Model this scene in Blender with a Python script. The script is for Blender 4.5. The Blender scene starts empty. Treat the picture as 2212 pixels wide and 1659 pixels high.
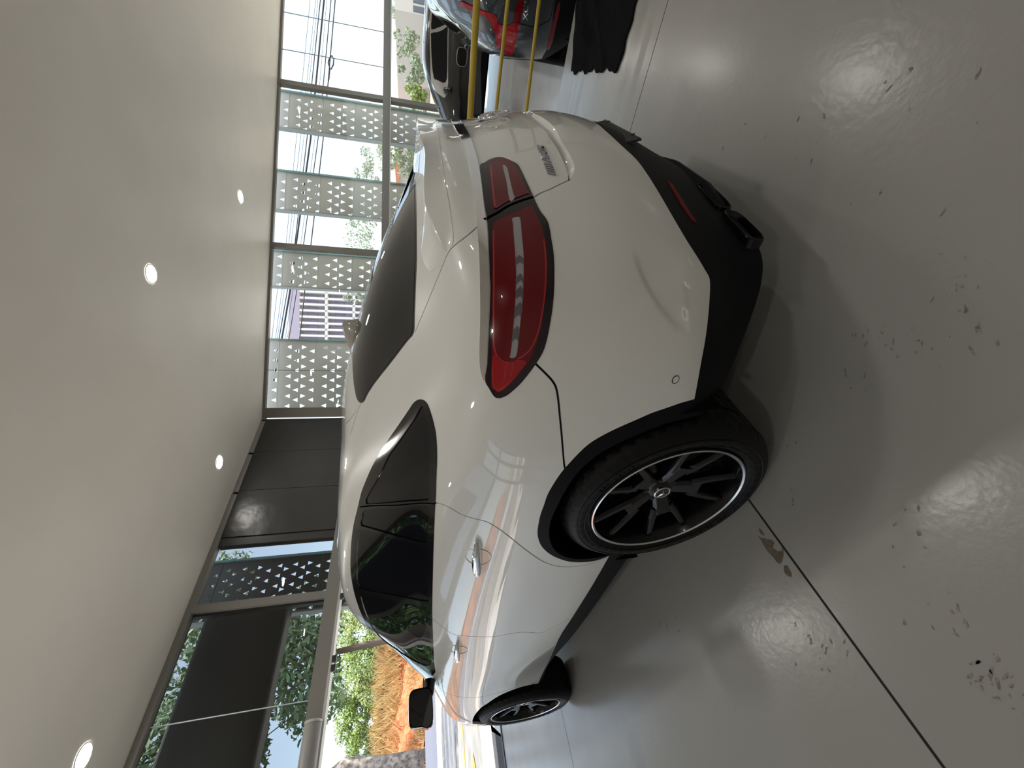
import bpy, bmesh, math, random
import numpy as np
from mathutils import Vector, Matrix
from mathutils.bvhtree import BVHTree
from mathutils.geometry import delaunay_2d_cdt
random.seed(7); RNG = np.random.default_rng(7)
scene = bpy.context.scene
COL = scene.collection

# ------------------------------------------------------------------ camera
CAM = np.array([-1.69, -1.16, 1.30]); YAW, PITCH, ROLL, FPX = .876, .243, .001, 870.0
_f = np.array([math.sin(YAW)*math.cos(PITCH), math.cos(YAW)*math.cos(PITCH), -math.sin(PITCH)])
_r = np.array([math.cos(YAW), -math.sin(YAW), 0.0]); _u = np.cross(_r, _f)
_r, _u = _r*math.cos(ROLL)+_u*math.sin(ROLL), -_r*math.sin(ROLL)+_u*math.cos(ROLL)
cd = bpy.data.cameras.new('camera'); cam = bpy.data.objects.new('camera', cd); COL.objects.link(cam)
cd.sensor_fit = 'HORIZONTAL'; cd.sensor_width = 36; cd.lens = FPX/2212*36; cd.clip_start = .02; cd.clip_end = 2000
M = Matrix.Identity(4)
for i in range(3):                       # the phone was turned a quarter: world up runs to the left of the frame
    M[i][0] = -_u[i]; M[i][1] = _r[i]; M[i][2] = -_f[i]; M[i][3] = CAM[i]
cam.matrix_world = M
scene.camera = cam

# ------------------------------------------------------------------ light and exposure
scene.view_settings.view_transform = 'Standard'; scene.view_settings.look = 'None'
scene.view_settings.exposure = 0.75; scene.view_settings.gamma = 1; scene.view_settings.use_curve_mapping = False
W = bpy.data.worlds.new('sky'); scene.world = W; W.use_nodes = True
nt = W.node_tree; nt.nodes.clear()
out = nt.nodes.new('ShaderNodeOutputWorld'); bg = nt.nodes.new('ShaderNodeBackground')
sky = nt.nodes.new('ShaderNodeTexSky'); sky.sky_type = 'NISHITA'; sky.sun_disc = False
sky.sun_elevation = math.radians(58); sky.sun_rotation = math.radians(200); sky.air_density = 1.0; sky.dust_density = 1.6
mixc = nt.nodes.new('ShaderNodeMix'); mixc.data_type = 'RGBA'; mixc.inputs[0].default_value = .35
mixc.inputs[7].default_value = (5.6, 5.9, 6.2, 1)
nt.links.new(sky.outputs[0], mixc.inputs[6]); nt.links.new(mixc.outputs[2], bg.inputs[0])
bg.inputs[1].default_value = 0.21
nt.links.new(bg.outputs[0], out.inputs[0])
sd = bpy.data.lights.new('sun', 'SUN'); sun = bpy.data.objects.new('sun', sd); COL.objects.link(sun)
sd.energy = 6.0; sd.angle = math.radians(.6); sd.color = (1, .95, .86)
SUN_DIR = Vector((-.50, -.07, -.865)).normalized(); sun.rotation_euler = SUN_DIR.to_track_quat('-Z', 'Y').to_euler()

# ------------------------------------------------------------------ helpers
def ray(px, py):
    """photo pixel (2212x1659 frame) -> unit view direction, used to take sizes off the photograph"""
    U = 1659-py; d = _f+_r*(U-829.5)/FPX-_u*(px-1106)/FPX
    return d/np.linalg.norm(d)
def hit_plane(px, py, ax, val):
    d = ray(px, py); return CAM+d*((val-CAM[ax])/d[ax])
def tag(o, label=None, cat=None, group=None, kind=None):
    if label: o['label'] = label
    if cat: o['category'] = cat
    if group: o['group'] = group
    if kind: o['kind'] = kind
    return o
def struct(o): o['kind'] = 'structure'; return o
def empty(name, loc=(0, 0, 0), label=None, cat=None, group=None, rz=0):
    o = bpy.data.objects.new(name, None); COL.objects.link(o); o.location = loc; o.rotation_euler = (0, 0, rz)
    o.empty_display_size = .1
    return tag(o, label, cat, group)
def mesh_obj(name, verts, faces, mat, parent=None, smooth=False, normals=None, label=None, mats=None, midx=None):
    me = bpy.data.meshes.new(name); me.from_pydata([tuple(map(float, v)) for v in verts], [], [tuple(map(int, f)) for f in faces]); 
    for m in (mats or [mat]): me.materials.append(m)
    if midx is not None: me.polygons.foreach_set('material_index', midx)
    if smooth: me.polygons.foreach_set('use_smooth', [True]*len(me.polygons))
    me.update()
    if normals is not None: me.normals_split_custom_set_from_vertices([tuple(map(float, n)) for n in normals])
    o = bpy.data.objects.new(name, me); COL.objects.link(o)
    if parent: o.parent = parent
    if label: o['label'] = label
    return o
class MB:
    """collects simple shapes into ONE mesh"""
    def __init__(s): s.v = []; s.f = []; s.m = []
    def add(s, v, f, m=0):
        k = len(s.v); s.v += [tuple(p) for p in v]; s.f += [tuple(i+k for i in q) for q in f]; s.m += [m]*len(f)
    def box(s, lo, hi, m=0, R=None, o=(0, 0, 0)):
        v = [Vector((x, y, z)) for x in (lo[0], hi[0]) for y in (lo[1], hi[1]) for z in (lo[2], hi[2])]
        if R is not None: v = [R@p for p in v]
        v = [p+Vector(o) for p in v]
        s.add(v, [(0, 1, 3, 2), (4, 6, 7, 5), (0, 4, 5, 1), (2, 3, 7, 6), (0, 2, 6, 4), (1, 5, 7, 3)], m)
    def tube(s, pts, r, n=8, m=0, cap=True):
        pts = [Vector(p) for p in pts]; rs = r if isinstance(r, (list, tuple)) else [r]*len(pts)
        rings = []; prev = None
        for i, p in enumerate(pts):
            t = (pts[min(i+1, len(pts)-1)]-pts[max(i-1, 0)]).normalized()
            a = prev if prev is not None else (Vector((0, 0, 1)) if abs(t.z) < .9 else Vector((1, 0, 0)))
            b = t.cross(a).normalized(); a = b.cross(t).normalized(); prev = a
            rings.append([p+(a*math.cos(2*math.pi*k/n)+b*math.sin(2*math.pi*k/n))*rs[i] for k in range(n)])
        v = [q for R_ in rings for q in R_]; f = []
        for i in range(len(pts)-1):
            for k in range(n): f.append((i*n+k, i*n+(k+1) % n, (i+1)*n+(k+1) % n, (i+1)*n+k))
        if cap: f += [tuple(range(n-1, -1, -1)), tuple((len(pts)-1)*n+k for k in range(n))]
        s.add(v, f, m)
    def lathe(s, prof, n=48, m=0, c=(0, 0, 0), axis='X', a0=0, a1=2*math.pi):
        """prof = [(axial, radius)]"""
        full = abs(a1-a0-2*math.pi) < 1e-6; cols = n if full else n+1; v = []; f = []
        for (h, r) in prof:
            for k in range(cols):
                a = a0+(a1-a0)*k/n; p = (h, r*math.cos(a), r*math.sin(a)) if axis == 'X' else ((r*math.cos(a), h, r*math.sin(a)) if axis == 'Y' else (r*math.cos(a), r*math.sin(a), h))
                v.append((p[0]+c[0], p[1]+c[1], p[2]+c[2]))
        for i in range(len(prof)-1):
            for k in range(n):
                k2 = (k+1) % cols; f.append((i*cols+k, i*cols+k2, (i+1)*cols+k2, (i+1)*cols+k))
        s.add(v, f, m)
    def prism(s, poly, z0, z1, T=None, m=0):
        """poly in xy, extruded z0..z1, T maps to place"""
        n = len(poly); v = [Vector((x, y, z0)) for x, y in poly]+[Vector((x, y, z1)) for x, y in poly]
        if T is not None: v = [T@p for p in v]
        s.add(v, [tuple(range(n-1, -1, -1)), tuple(range(n, 2*n))]+[(i, (i+1) % n, n+(i+1) % n, n+i) for i in range(n)], m)
    def build(s, name, mat, parent=None, smooth=False, label=None, bevel=0, angle=None):
        o = mesh_obj(name, s.v, s.f, mat if not isinstance(mat, list) else None, parent, smooth, None, label, mats=mat if isinstance(mat, list) else None, midx=s.m if isinstance(mat, list) else None)
        bm = bmesh.new(); bm.from_mesh(o.data); bmesh.ops.recalc_face_normals(bm, faces=bm.faces); bm.to_mesh(o.data); bm.free()
        if bevel:
            b = o.modifiers.new('bevel', 'BEVEL'); b.width = bevel; b.segments = 3; b.limit_method = 'ANGLE'; b.angle_limit = math.radians(35)
        if smooth and angle:
            o.data.polygons.foreach_set('use_smooth', [True]*len(o.data.polygons))
            try: o.data.set_sharp_from_angle(angle=math.radians(angle))
            except Exception: pass
        return o
# ------------------------------------------------------------------ materials
def mat(name, base=(.8, .8, .8), rough=.5, metal=0, coat=0, coat_rough=.03, spec=.5, emit=None, estr=1, trans=0, ior=1.45, alpha=1, sheen=0):
    m = bpy.data.materials.new(name); m.use_nodes = True; b = m.node_tree.nodes['Principled BSDF']
    b.inputs['Base Color'].default_value = (*base, 1); b.inputs['Roughness'].default_value = rough; b.inputs['Metallic'].default_value = metal
    b.inputs['Coat Weight'].default_value = coat; b.inputs['Coat Roughness'].default_value = coat_rough; b.inputs['Specular IOR Level'].default_value = spec
    b.inputs['Transmission Weight'].default_value = trans; b.inputs['IOR'].default_value = ior; b.inputs['Alpha'].default_value = alpha
    if sheen: b.inputs['Sheen Weight'].default_value = sheen
    if emit: b.inputs['Emission Color'].default_value = (*emit, 1); b.inputs['Emission Strength'].default_value = estr
    return m
def nodes(m): return m.node_tree.nodes, m.node_tree.links, m.node_tree.nodes['Principled BSDF']
def noise_color(m, c1, c2, scale=5, detail=4, rough=.6, stops=(.35, .65), coord='Object', vec_scale=None):
    N, L, B = nodes(m); tc = N.new('ShaderNodeTexCoord'); nz = N.new('ShaderNodeTexNoise'); cr = N.new('ShaderNodeValToRGB')
    nz.inputs['Scale'].default_value = scale; nz.inputs['Detail'].default_value = detail; nz.inputs['Roughness'].default_value = rough
    cr.color_ramp.elements[0].position = stops[0]; cr.color_ramp.elements[1].position = stops[1]
    cr.color_ramp.elements[0].color = (*c1, 1); cr.color_ramp.elements[1].color = (*c2, 1)
    if vec_scale:
        mp = N.new('ShaderNodeMapping'); mp.inputs['Scale'].default_value = vec_scale; L.new(tc.outputs[coord], mp.inputs[0]); L.new(mp.outputs[0], nz.inputs[0])
    else: L.new(tc.outputs[coord], nz.inputs[0])
    L.new(nz.outputs[0], cr.inputs[0]); L.new(cr.outputs[0], B.inputs['Base Color']); return m
def add_bump(m, scale=50, strength=.1, dist=.01, detail=3, coord='Object', vec_scale=None):
    N, L, B = nodes(m); tc = N.new('ShaderNodeTexCoord'); nz = N.new('ShaderNodeTexNoise'); bp = N.new('ShaderNodeBump')
    nz.inputs['Scale'].default_value = scale; nz.inputs['Detail'].default_value = detail; bp.inputs['Strength'].default_value = strength; bp.inputs['Distance'].default_value = dist
    if vec_scale:
        mp = N.new('ShaderNodeMapping'); mp.inputs['Scale'].default_value = vec_scale; L.new(tc.outputs[coord], mp.inputs[0]); L.new(mp.outputs[0], nz.inputs[0])
    else: L.new(tc.outputs[coord], nz.inputs[0])
    L.new(nz.outputs[0], bp.inputs['Height']); L.new(bp.outputs[0], B.inputs['Normal']); return m
paint = mat('white car paint', (.80, .80, .775), .35, coat=1, coat_rough=.02)
paint_in = mat('inner shell', (.004, .004, .004), .9, spec=.1)
gloss_black = mat('gloss black trim', (.004, .004, .005), .12, spec=.25, coat=.55)
tint = mat('tinted car glass', (.003, .0035, .006), .015, spec=.42, coat=0, ior=1.5)
plastic = mat('black plastic cladding', (.006, .0065, .008), .55, spec=.10)
gap_m = mat('panel gap rubber', (.004, .004, .004), .8)
chrome = mat('chrome', (.82, .82, .84), .06, metal=1)
lens_red = mat('red lamp lens', (.34, .004, .010), .25, spec=.2, coat=.45, coat_rough=.02)
lens_red2 = mat('deep red lamp lens', (.135, .001, .005), .25, spec=.2, coat=.45, coat_rough=.02)
lens_dark = mat('smoked lamp edge', (.012, .003, .007), .12, spec=.3, coat=.4, coat_rough=.02)
lens_clear = mat('clear lamp strip', (.33, .32, .34), .22, coat=1, metal=.3)
guide_m = mat('lamp light guide', (.40, .012, .018), .25, coat=.4)
facet_m = mat('lamp strip facet', (.12, .11, .125), .3, coat=.6, metal=.3)
rubber = mat('tyre rubber', (.0045, .0045, .005), .5, spec=.22)
rim_m = mat('satin black alloy', (.004, .004, .005), .22, spec=.3, coat=.2)
rim_edge = mat('machined rim edge', (.62, .62, .64), .2, metal=1)
disc_m = mat('brake disc steel', (.06, .06, .062), .35, metal=1)
# ------------------------------------------------------------------ loft surface of a car body (left half, mirrored)
def bspl_w(t):
    return np.stack([(1-t)**3, 3*t**3-6*t**2+4, -3*t**3+3*t**2+3*t+1, t**3], -1)/6
class Loft:
    def __init__(s, P, corr=1):
        s.C = CAM; s.Rz = np.eye(3)
        s.P0 = np.array(P, float); s.nr, s.nc = s.P0.shape[:2]; Q = s.P0.copy()
        s.ext(Q)
        for _ in range(corr):
            g = s.S(*np.meshgrid(np.arange(s.nc, dtype=float), np.arange(s.nr, dtype=float)))
            d = s.P0-g; d[:, 0, 0] = 0; d[:, -1, 0] = 0; d[-1, :, 0] = 0
            Q = Q+d*.85; s.ext(Q)
    def place(s, loc, rz):
        """the car stands at loc, turned by rz: sight lines are turned into its own frame"""
        c, q = math.cos(-rz), math.sin(-rz); s.Rz = np.array([[c, -q, 0], [q, c, 0], [0, 0, 1]]); s.C = s.Rz@(CAM-np.array(loc))
    def ext(s, Q):
        E = np.zeros((s.nr+2, s.nc+2, 3)); E[1:-1, 1:-1] = Q; mir = np.array([-1, 1, 1.])
        E[1:-1, 0] = Q[:, 1]*mir; E[1:-1, -1] = Q[:, -2]*mir
        E[0] = 2*E[1]-E[2]; E[-1] = E[-3]*mir; s.E = E
    def S(s, u, v):
        u = np.clip(np.asarray(u, float), 0, s.nc-1-1e-9); v = np.clip(np.asarray(v, float), 0, s.nr-1-1e-9)
        i = np.floor(u).astype(int); j = np.floor(v).astype(int); wu = bspl_w(u-i); wv = bspl_w(v-j); r = 0
        for a in range(4):
            for b in range(4): r = r+(wv[..., a]*wu[..., b])[..., None]*s.E[j+a, i+b]
        if getattr(s, 'fold', None) is not None: r = r+s.fold(np.asarray(u, float), np.asarray(v, float), r)
        return r
    def D(s, u, v, h=2e-3):
        u0 = np.clip(u-h, 0, s.nc-1); u1 = np.clip(u+h, 0, s.nc-1); v0 = np.clip(v-h, 0, s.nr-1); v1 = np.clip(v+h, 0, s.nr-1)
        return (s.S(u1, v)-s.S(u0, v))/(u1-u0)[..., None], (s.S(u, v1)-s.S(u, v0))/(v1-v0)[..., None]
    def N(s, u, v):
        a, b = s.D(np.asarray(u, float), np.asarray(v, float)); n = np.cross(b, a)
        return n/np.maximum(np.linalg.norm(n, axis=-1), 1e-9)[..., None]
    def prep(s, nu=200, nv=180):
        s.gu = np.linspace(0, s.nc-1, nu); s.gv = np.linspace(0, s.nr-1, nv); U, V = np.meshgrid(s.gu, s.gv)
        g = s.S(U, V).reshape(-1, 3); s.tri = []; F = []
        for j in range(nv-1):
            for i in range(nu-1):
                a = j*nu+i; F.append((a, a+1, a+nu+1)); F.append((a, a+nu+1, a+nu))
        s.bvh = BVHTree.FromPolygons([tuple(p) for p in g], F); s.nu = nu; s.nv = nv
    def _uv0(s, idx):
        q = idx//2; j, i = divmod(q, s.nu-1); return (s.gu[i]+s.gu[i+1])/2, (s.gv[j]+s.gv[j+1])/2
    def near(s, P):
        P = np.array(P, float); _, _, idx, _ = s.bvh.find_nearest(Vector(P)); u, v = s._uv0(idx)
        for _ in range(4):
            a, b = s.D(np.array(u), np.array(v)); r = P-s.S(u, v); A = np.array([[a@a, a@b], [a@b, b@b]]); g = np.array([a@r, b@r])
            d = np.linalg.solve(A+1e-9*np.eye(2), g); u = float(np.clip(u+d[0], 0, s.nc-1)); v = float(np.clip(v+d[1], 0, s.nr-1))
        return u, v
    def px(s, x, y, last=None):
        CAM = s.C; d = s.Rz@ray(x, y); loc, n, idx, dist = s.bvh.ray_cast(Vector(CAM), Vector(d))
        if loc is None:
            if last is None: return None
            t = float((last-CAM)@d); return s.near(CAM+d*t)
        u, v = s._uv0(idx); t = dist; h = 2e-3
        for _ in range(4):
            a, b = s.D(np.array(u), np.array(v)); r = CAM+d*t-s.S(u, v); A = np.stack([a, b, -d], 1)
            try: q = np.linalg.solve(A, r)
            except Exception: break
            q = np.clip(q, -.3, .3); u = float(np.clip(u+q[0], 0, s.nc-1)); v = float(np.clip(v+q[1], 0, s.nr-1)); t += q[2]
        return u, v
    def trace(s, pts, closed=True, n=3, smooth=True):
        """photo pixels (2-tuples), space points (3-tuples, given in metres) or ('uv',u,v) -> dense uv polyline"""
        P = []; last = None; miss = 0
        raw = [p for p in pts]
        q = []
        for p in raw:
            if p[0] == 'uv': r = (p[1], p[2])
            elif len(p) == 3: r = s.near(p)
            else:
                r = s.px(p[0], p[1], last)
                if r is None: miss += 1; continue
            last = s.S(*r); q.append(r)
        q = np.array(q)
        return densify(q, closed, n) if smooth else q
def densify(q, closed, n):
    m = len(q); o = []
    for i in range(m if closed else m-1):
        p1 = q[i]; p2 = q[(i+1) % m]
        p0 = q[(i-1) % m] if closed or i > 0 else p1; p3 = q[(i+2) % m] if closed or i+2 < m else p2
        for k in range(n):
            t = k/n; o.append(.5*((2*p1)+(-p0+p2)*t+(2*p0-5*p1+4*p2-p3)*t*t+(-p0+3*p1-3*p2+p3)*t**3))
    if not closed: o.append(q[-1])
    return np.array(o)
def ribbon(L, uv, w):
    """thin band of width w metres around a uv polyline -> closed uv polygon"""
    out = [[], []]
    for i in range(len(uv)):
        u, v = uv[i]; a, b = L.D(np.array(u), np.array(v)); t = uv[min(i+1, len(uv)-1)]-uv[max(i-1, 0)]
        T = a*t[0]+b*t[1]; n = np.cross(a, b); s = np.cross(n, T); s /= max(np.linalg.norm(s), 1e-9); s *= w/2
        A = np.array([[a@a, a@b], [a@b, b@b]]); d = np.linalg.solve(A+1e-9*np.eye(2), np.array([a@s, b@s]))
        out[0].append(uv[i]+d); out[1].append(uv[i]-d)
    q = np.array(out[0]+out[1][::-1]); q[:, 0] = np.clip(q[:, 0], 0, L.nc-1); q[:, 1] = np.clip(q[:, 1], 0, L.nr-1); return q
def inside(poly, P):
    x, y = P[:, 0], P[:, 1]; r = np.zeros(len(P), bool); n = len(poly)
    for i in range(n):
        x0, y0 = poly[i]; x1, y1 = poly[(i+1) % n]
        if y0 == y1: continue
        c = ((y0 > y) != (y1 > y)) & (x < (x1-x0)*(y-y0)/(y1-y0)+x0); r ^= c
    return r
def partition(L, us, vs, regs):
    """cut the loft along all region outlines; regs = [(name, uv polygon)] later ones win. -> {name: (uv verts, tris)}"""
    pts = [(u, v) for v in vs for u in us]; E = []
    for name, poly in regs:
        k = len(pts); m = len(poly); pts += [tuple(p) for p in poly]; E += [(k+i, k+(i+1) % m) for i in range(m)]
    V, _, F, *_r = delaunay_2d_cdt([Vector(p) for p in pts], E, [], 0, 1e-5, False)
    V = np.array([tuple(p) for p in V]); F = np.array([f for f in F]); V[:, 0] = np.clip(V[:, 0], 0, L.nc-1); V[:, 1] = np.clip(V[:, 1], 0, L.nr-1)
    C = V[F].mean(1); lab = np.zeros(len(F), int); names = ['body']
    for name, poly in regs:
        if name not in names: names.append(name)
        lab[inside(np.array(poly), C)] = names.index(name)
    return V, F, lab, names
def patch(L, V, F, mirror=0, off=0.0, depth=.014, wall=True):
    """faces F of uv verts V -> verts, faces, normals.  mirror: 0 left, 1 right, 2 both"""
    used = np.unique(F); mp = {int(a): i for i, a in enumerate(used)}; uv = V[used]; P = L.S(uv[:, 0], uv[:, 1]); N = L.N(uv[:, 0], uv[:, 1])
    f = np.array([[mp[int(i)] for i in t] for t in F]); VV, FF, NN = [], [], []
    e1 = uv[f[:, 1]]-uv[f[:, 0]]; e2 = uv[f[:, 2]]-uv[f[:, 0]]; flip = (e1[:, 0]*e2[:, 1]-e1[:, 1]*e2[:, 0]) > 0; f[flip] = f[flip][:, ::-1]
    ec = {}
    for t in f:
        for a, b in ((t[0], t[1]), (t[1], t[2]), (t[2], t[0])): ec[(a, b)] = 1
    bd = [(a, b) for (a, b) in ec if (b, a) not in ec]
    for side in ((1,) if mirror == 0 else (-1,) if mirror == 1 else (1, -1)):
        k = len(VV); m = np.array([side, 1, 1.]); top = (P+N*off)*m
        VV += list(top); NN += list(N*m)
        FF += [tuple(int(i)+k for i in (t if side == 1 else t[::-1])) for t in f]
        if wall:
            for a, b in bd:
                if abs(P[a][0]) < 2e-3 and abs(P[b][0]) < 2e-3: continue
                j = len(VV); lo = (P+N*(off-depth))
                e = P[b]-P[a]; wn = np.cross(e, N[a]); wn = wn/max(np.linalg.norm(wn), 1e-9)*m
                VV += [top[a], top[b], lo[b]*m, lo[a]*m]; NN += [wn]*4
                FF.append((j+1, j, j+3, j+2) if side == 1 else (j, j+1, j+2, j+3))
    return VV, FF, NN
# ------------------------------------------------------------------ white coupe SUV: control net (half width, y, z); rear axle at y=0, nose towards +y
def row(zs, pts):
    """pts: 18 (w, y) or (w, y, z); zs: z keys by column, interpolated"""
    zi = np.interp(range(18), [k for k, _ in zs], [z for _, z in zs]) if zs else None
    return [(-p[0], p[1], p[2] if len(p) == 3 else zi[i]) for i, p in enumerate(pts)]
G = [
 row([(0,.25),(3,.25),(4,.265),(5,.31),(7,.31),(8,.34),(11,.34),(12,.28),(17,.27)], [(0,-.93),(.25,-.90),(.47,-.86),(.655,-.81),(.745,-.66),(.83,-.49),(.87,-.27),(.88,0),(.92,.45),(.915,1.0),(.90,1.6),(.86,2.25),(.89,2.75),(.88,3.05),(.84,3.35),(.72,3.56),(.4,3.7),(0,3.73)]),
 row([(0,.38),(5,.41),(8,.43),(11,.43),(12,.38),(17,.38)], [(0,-.965),(.25,-.93),(.48,-.865),(.67,-.79),(.79,-.68),(.89,-.52),(.94,-.29),(.955,0),(.95,.45),(.945,1.0),(.925,1.6),(.885,2.25),(.92,2.75),(.925,3.08),(.88,3.37),(.75,3.6),(.42,3.74),(0,3.77)]),
 row([(0,.52),(6,.53),(8,.52),(17,.50)], [(0,-1.005),(.25,-.97),(.5,-.895),(.71,-.81),(.84,-.715),(.925,-.555),(.972,-.30),(.985,0),(.97,.45),(.963,1.0),(.945,1.6),(.905,2.25),(.95,2.75),(.955,3.1),(.905,3.39),(.77,3.61),(.43,3.76),(0,3.79)]),
 row([(0,.66),(17,.64)], [(0,-1.03),(.25,-1.0),(.5,-.93),(.72,-.84),(.86,-.735),(.945,-.57),(.988,-.30),(1.0,0),(.985,.45),(.972,1.0),(.965,1.6),(.94,2.25),(.98,2.75),(.97,3.1),(.925,3.385),(.79,3.61),(.44,3.75),(0,3.78)]),
 row([(0,.80),(17,.77)], [(0,-1.035),(.25,-1.005),(.5,-.94),(.73,-.85),(.87,-.745),(.955,-.57),(.993,-.30),(1.005,0),(.992,.45),(.98,1.0),(.975,1.6),(.962,2.25),(.982,2.75),(.97,3.08),(.92,3.36),(.78,3.57),(.43,3.72),(0,3.75)]),
 row([(0,.92),(17,.86)], [(0,-1.012),(.25,-.985),(.5,-.925),(.73,-.84),(.87,-.735),(.955,-.555),(.99,-.29),(1.0,0),(.992,.45),(.985,1.0),(.982,1.6),(.98,2.2),(.972,2.75),(.955,3.05),(.895,3.32),(.75,3.53),(.41,3.68),(0,3.71)]),
 row([(0,1.02),(9,1.02),(12,1.0),(14,.93),(17,.90)], [(0,-.985),(.25,-.96),(.5,-.905),(.73,-.825),(.865,-.72),(.945,-.54),(.978,-.28),(.985,0),(.98,.45),(.976,1.0),(.97,1.6),(.963,2.2),(.945,2.75),(.915,3.02),(.84,3.26),(.70,3.45),(.38,3.60),(0,3.63)]),
 row([(0,1.10),(9,1.10),(11,1.095),(12,1.05),(13,1.01),(14,.97),(17,.95)], [(0,-.957),(.25,-.937),(.5,-.885),(.72,-.805),(.85,-.70),(.925,-.52),(.955,-.26),(.962,0),(.96,.45),(.957,1.0),(.95,1.6),(.94,2.2),(.905,2.72),(.86,2.96),(.77,3.16),(.61,3.33),(.34,3.46),(0,3.49)]),
 row([(0,1.18),(4,1.165),(7,1.195),(8,1.19),(9,1.175),(10,1.16),(11,1.145),(12,1.09),(14,1.035),(17,1.02)], [(0,-.945),(.25,-.925),(.5,-.875),(.69,-.79),(.81,-.67),(.885,-.48),(.915,-.23),(.922,0),(.92,.45),(.918,1.0),(.912,1.6),(.895,2.2),(.835,2.68),(.76,2.88),(.66,3.03),(.51,3.15),(.29,3.24),(0,3.27)]),
 row(None, [(0,-.925,1.25),(.25,-.905,1.25),(.48,-.845,1.235),(.64,-.745,1.225),(.745,-.60,1.225),(.825,-.42,1.235),(.868,-.18,1.25),(.876,.05,1.26),(.873,.47,1.255),(.872,1.0,1.245),(.867,1.6,1.23),(.848,2.15,1.20),(.76,2.58,1.13),(.67,2.73,1.10),(.57,2.84,1.09),(.43,2.93,1.085),(.24,2.98,1.085),(0,3.0,1.085)]),
 row(None, [(0,-.80,1.29),(.24,-.78,1.285),(.45,-.69,1.28),(.585,-.56,1.28),(.68,-.41,1.295),(.765,-.23,1.325),(.81,-.03,1.35),(.82,.17,1.36),(.815,.52,1.36),(.815,1.0,1.355),(.812,1.55,1.34),(.785,2.03,1.30),(.70,2.38,1.21),(.59,2.52,1.17),(.48,2.61,1.155),(.36,2.67,1.15),(.2,2.71,1.15),(0,2.73,1.15)]),
 row(None, [(0,-.63,1.36),(.23,-.60,1.355),(.42,-.51,1.345),(.535,-.38,1.35),(.61,-.24,1.38),(.69,-.06,1.42),(.74,.14,1.45),(.752,.32,1.465),(.755,.62,1.475),(.755,1.03,1.475),(.75,1.48,1.46),(.71,1.88,1.41),(.635,2.16,1.325),(.53,2.30,1.28),(.42,2.39,1.26),(.3,2.44,1.25),(.16,2.47,1.245),(0,2.48,1.245)]),
 row(None, [(0,-.40,1.455),(.21,-.37,1.45),(.385,-.285,1.435),(.49,-.17,1.44),(.555,-.04,1.47),(.625,.13,1.515),(.67,.32,1.54),(.69,.5,1.56),(.70,.76,1.575),(.70,1.08,1.585),(.69,1.42,1.575),(.645,1.73,1.53),(.565,1.97,1.45),(.47,2.08,1.42),(.37,2.16,1.40),(.265,2.20,1.39),(.14,2.23,1.385),(0,2.24,1.385)]),
 row(None, [(0,-.10,1.55),(.2,-.075,1.548),(.36,-.005,1.535),(.455,.09,1.54),(.51,.20,1.56),(.565,.35,1.59),(.60,.51,1.615),(.615,.68,1.63),(.62,.90,1.65),(.62,1.12,1.66),(.61,1.36,1.66),(.575,1.58,1.635),(.49,1.77,1.57),(.405,1.86,1.55),(.315,1.92,1.535),(.225,1.955,1.53),(.12,1.975,1.527),(0,1.985,1.526)]),
 row(None, [(0,.17,1.62),(.13,.19,1.618),(.23,.24,1.612),(.29,.32,1.615),(.33,.42,1.628),(.36,.54,1.645),(.38,.67,1.66),(.385,.80,1.675),(.385,.96,1.695),(.385,1.15,1.705),(.375,1.33,1.71),(.345,1.49,1.70),(.29,1.61,1.665),(.24,1.67,1.65),(.185,1.71,1.643),(.13,1.735,1.638),(.07,1.75,1.635),(0,1.755,1.634)]),
 row(None, [(0,.42,1.665),(0,.45,1.667),(0,.5,1.67),(0,.55,1.673),(0,.61,1.678),(0,.70,1.685),(0,.80,1.692),(0,.90,1.70),(0,1.03,1.71),(0,1.16,1.718),(0,1.28,1.722),(0,1.38,1.72),(0,1.46,1.712),(0,1.5,1.707),(0,1.53,1.703),(0,1.55,1.70),(0,1.565,1.698),(0,1.575,1.697)]),
]
# ------------------------------------------------------------------ white coupe SUV: panels, glass, lamps
coupe = empty('coupe_suv', (0, 0, 0), 'white coupe SUV with black wheels and red tail lamps, seen from its rear left corner', 'car')
L = Loft(G, 2); L.prep()
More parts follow.
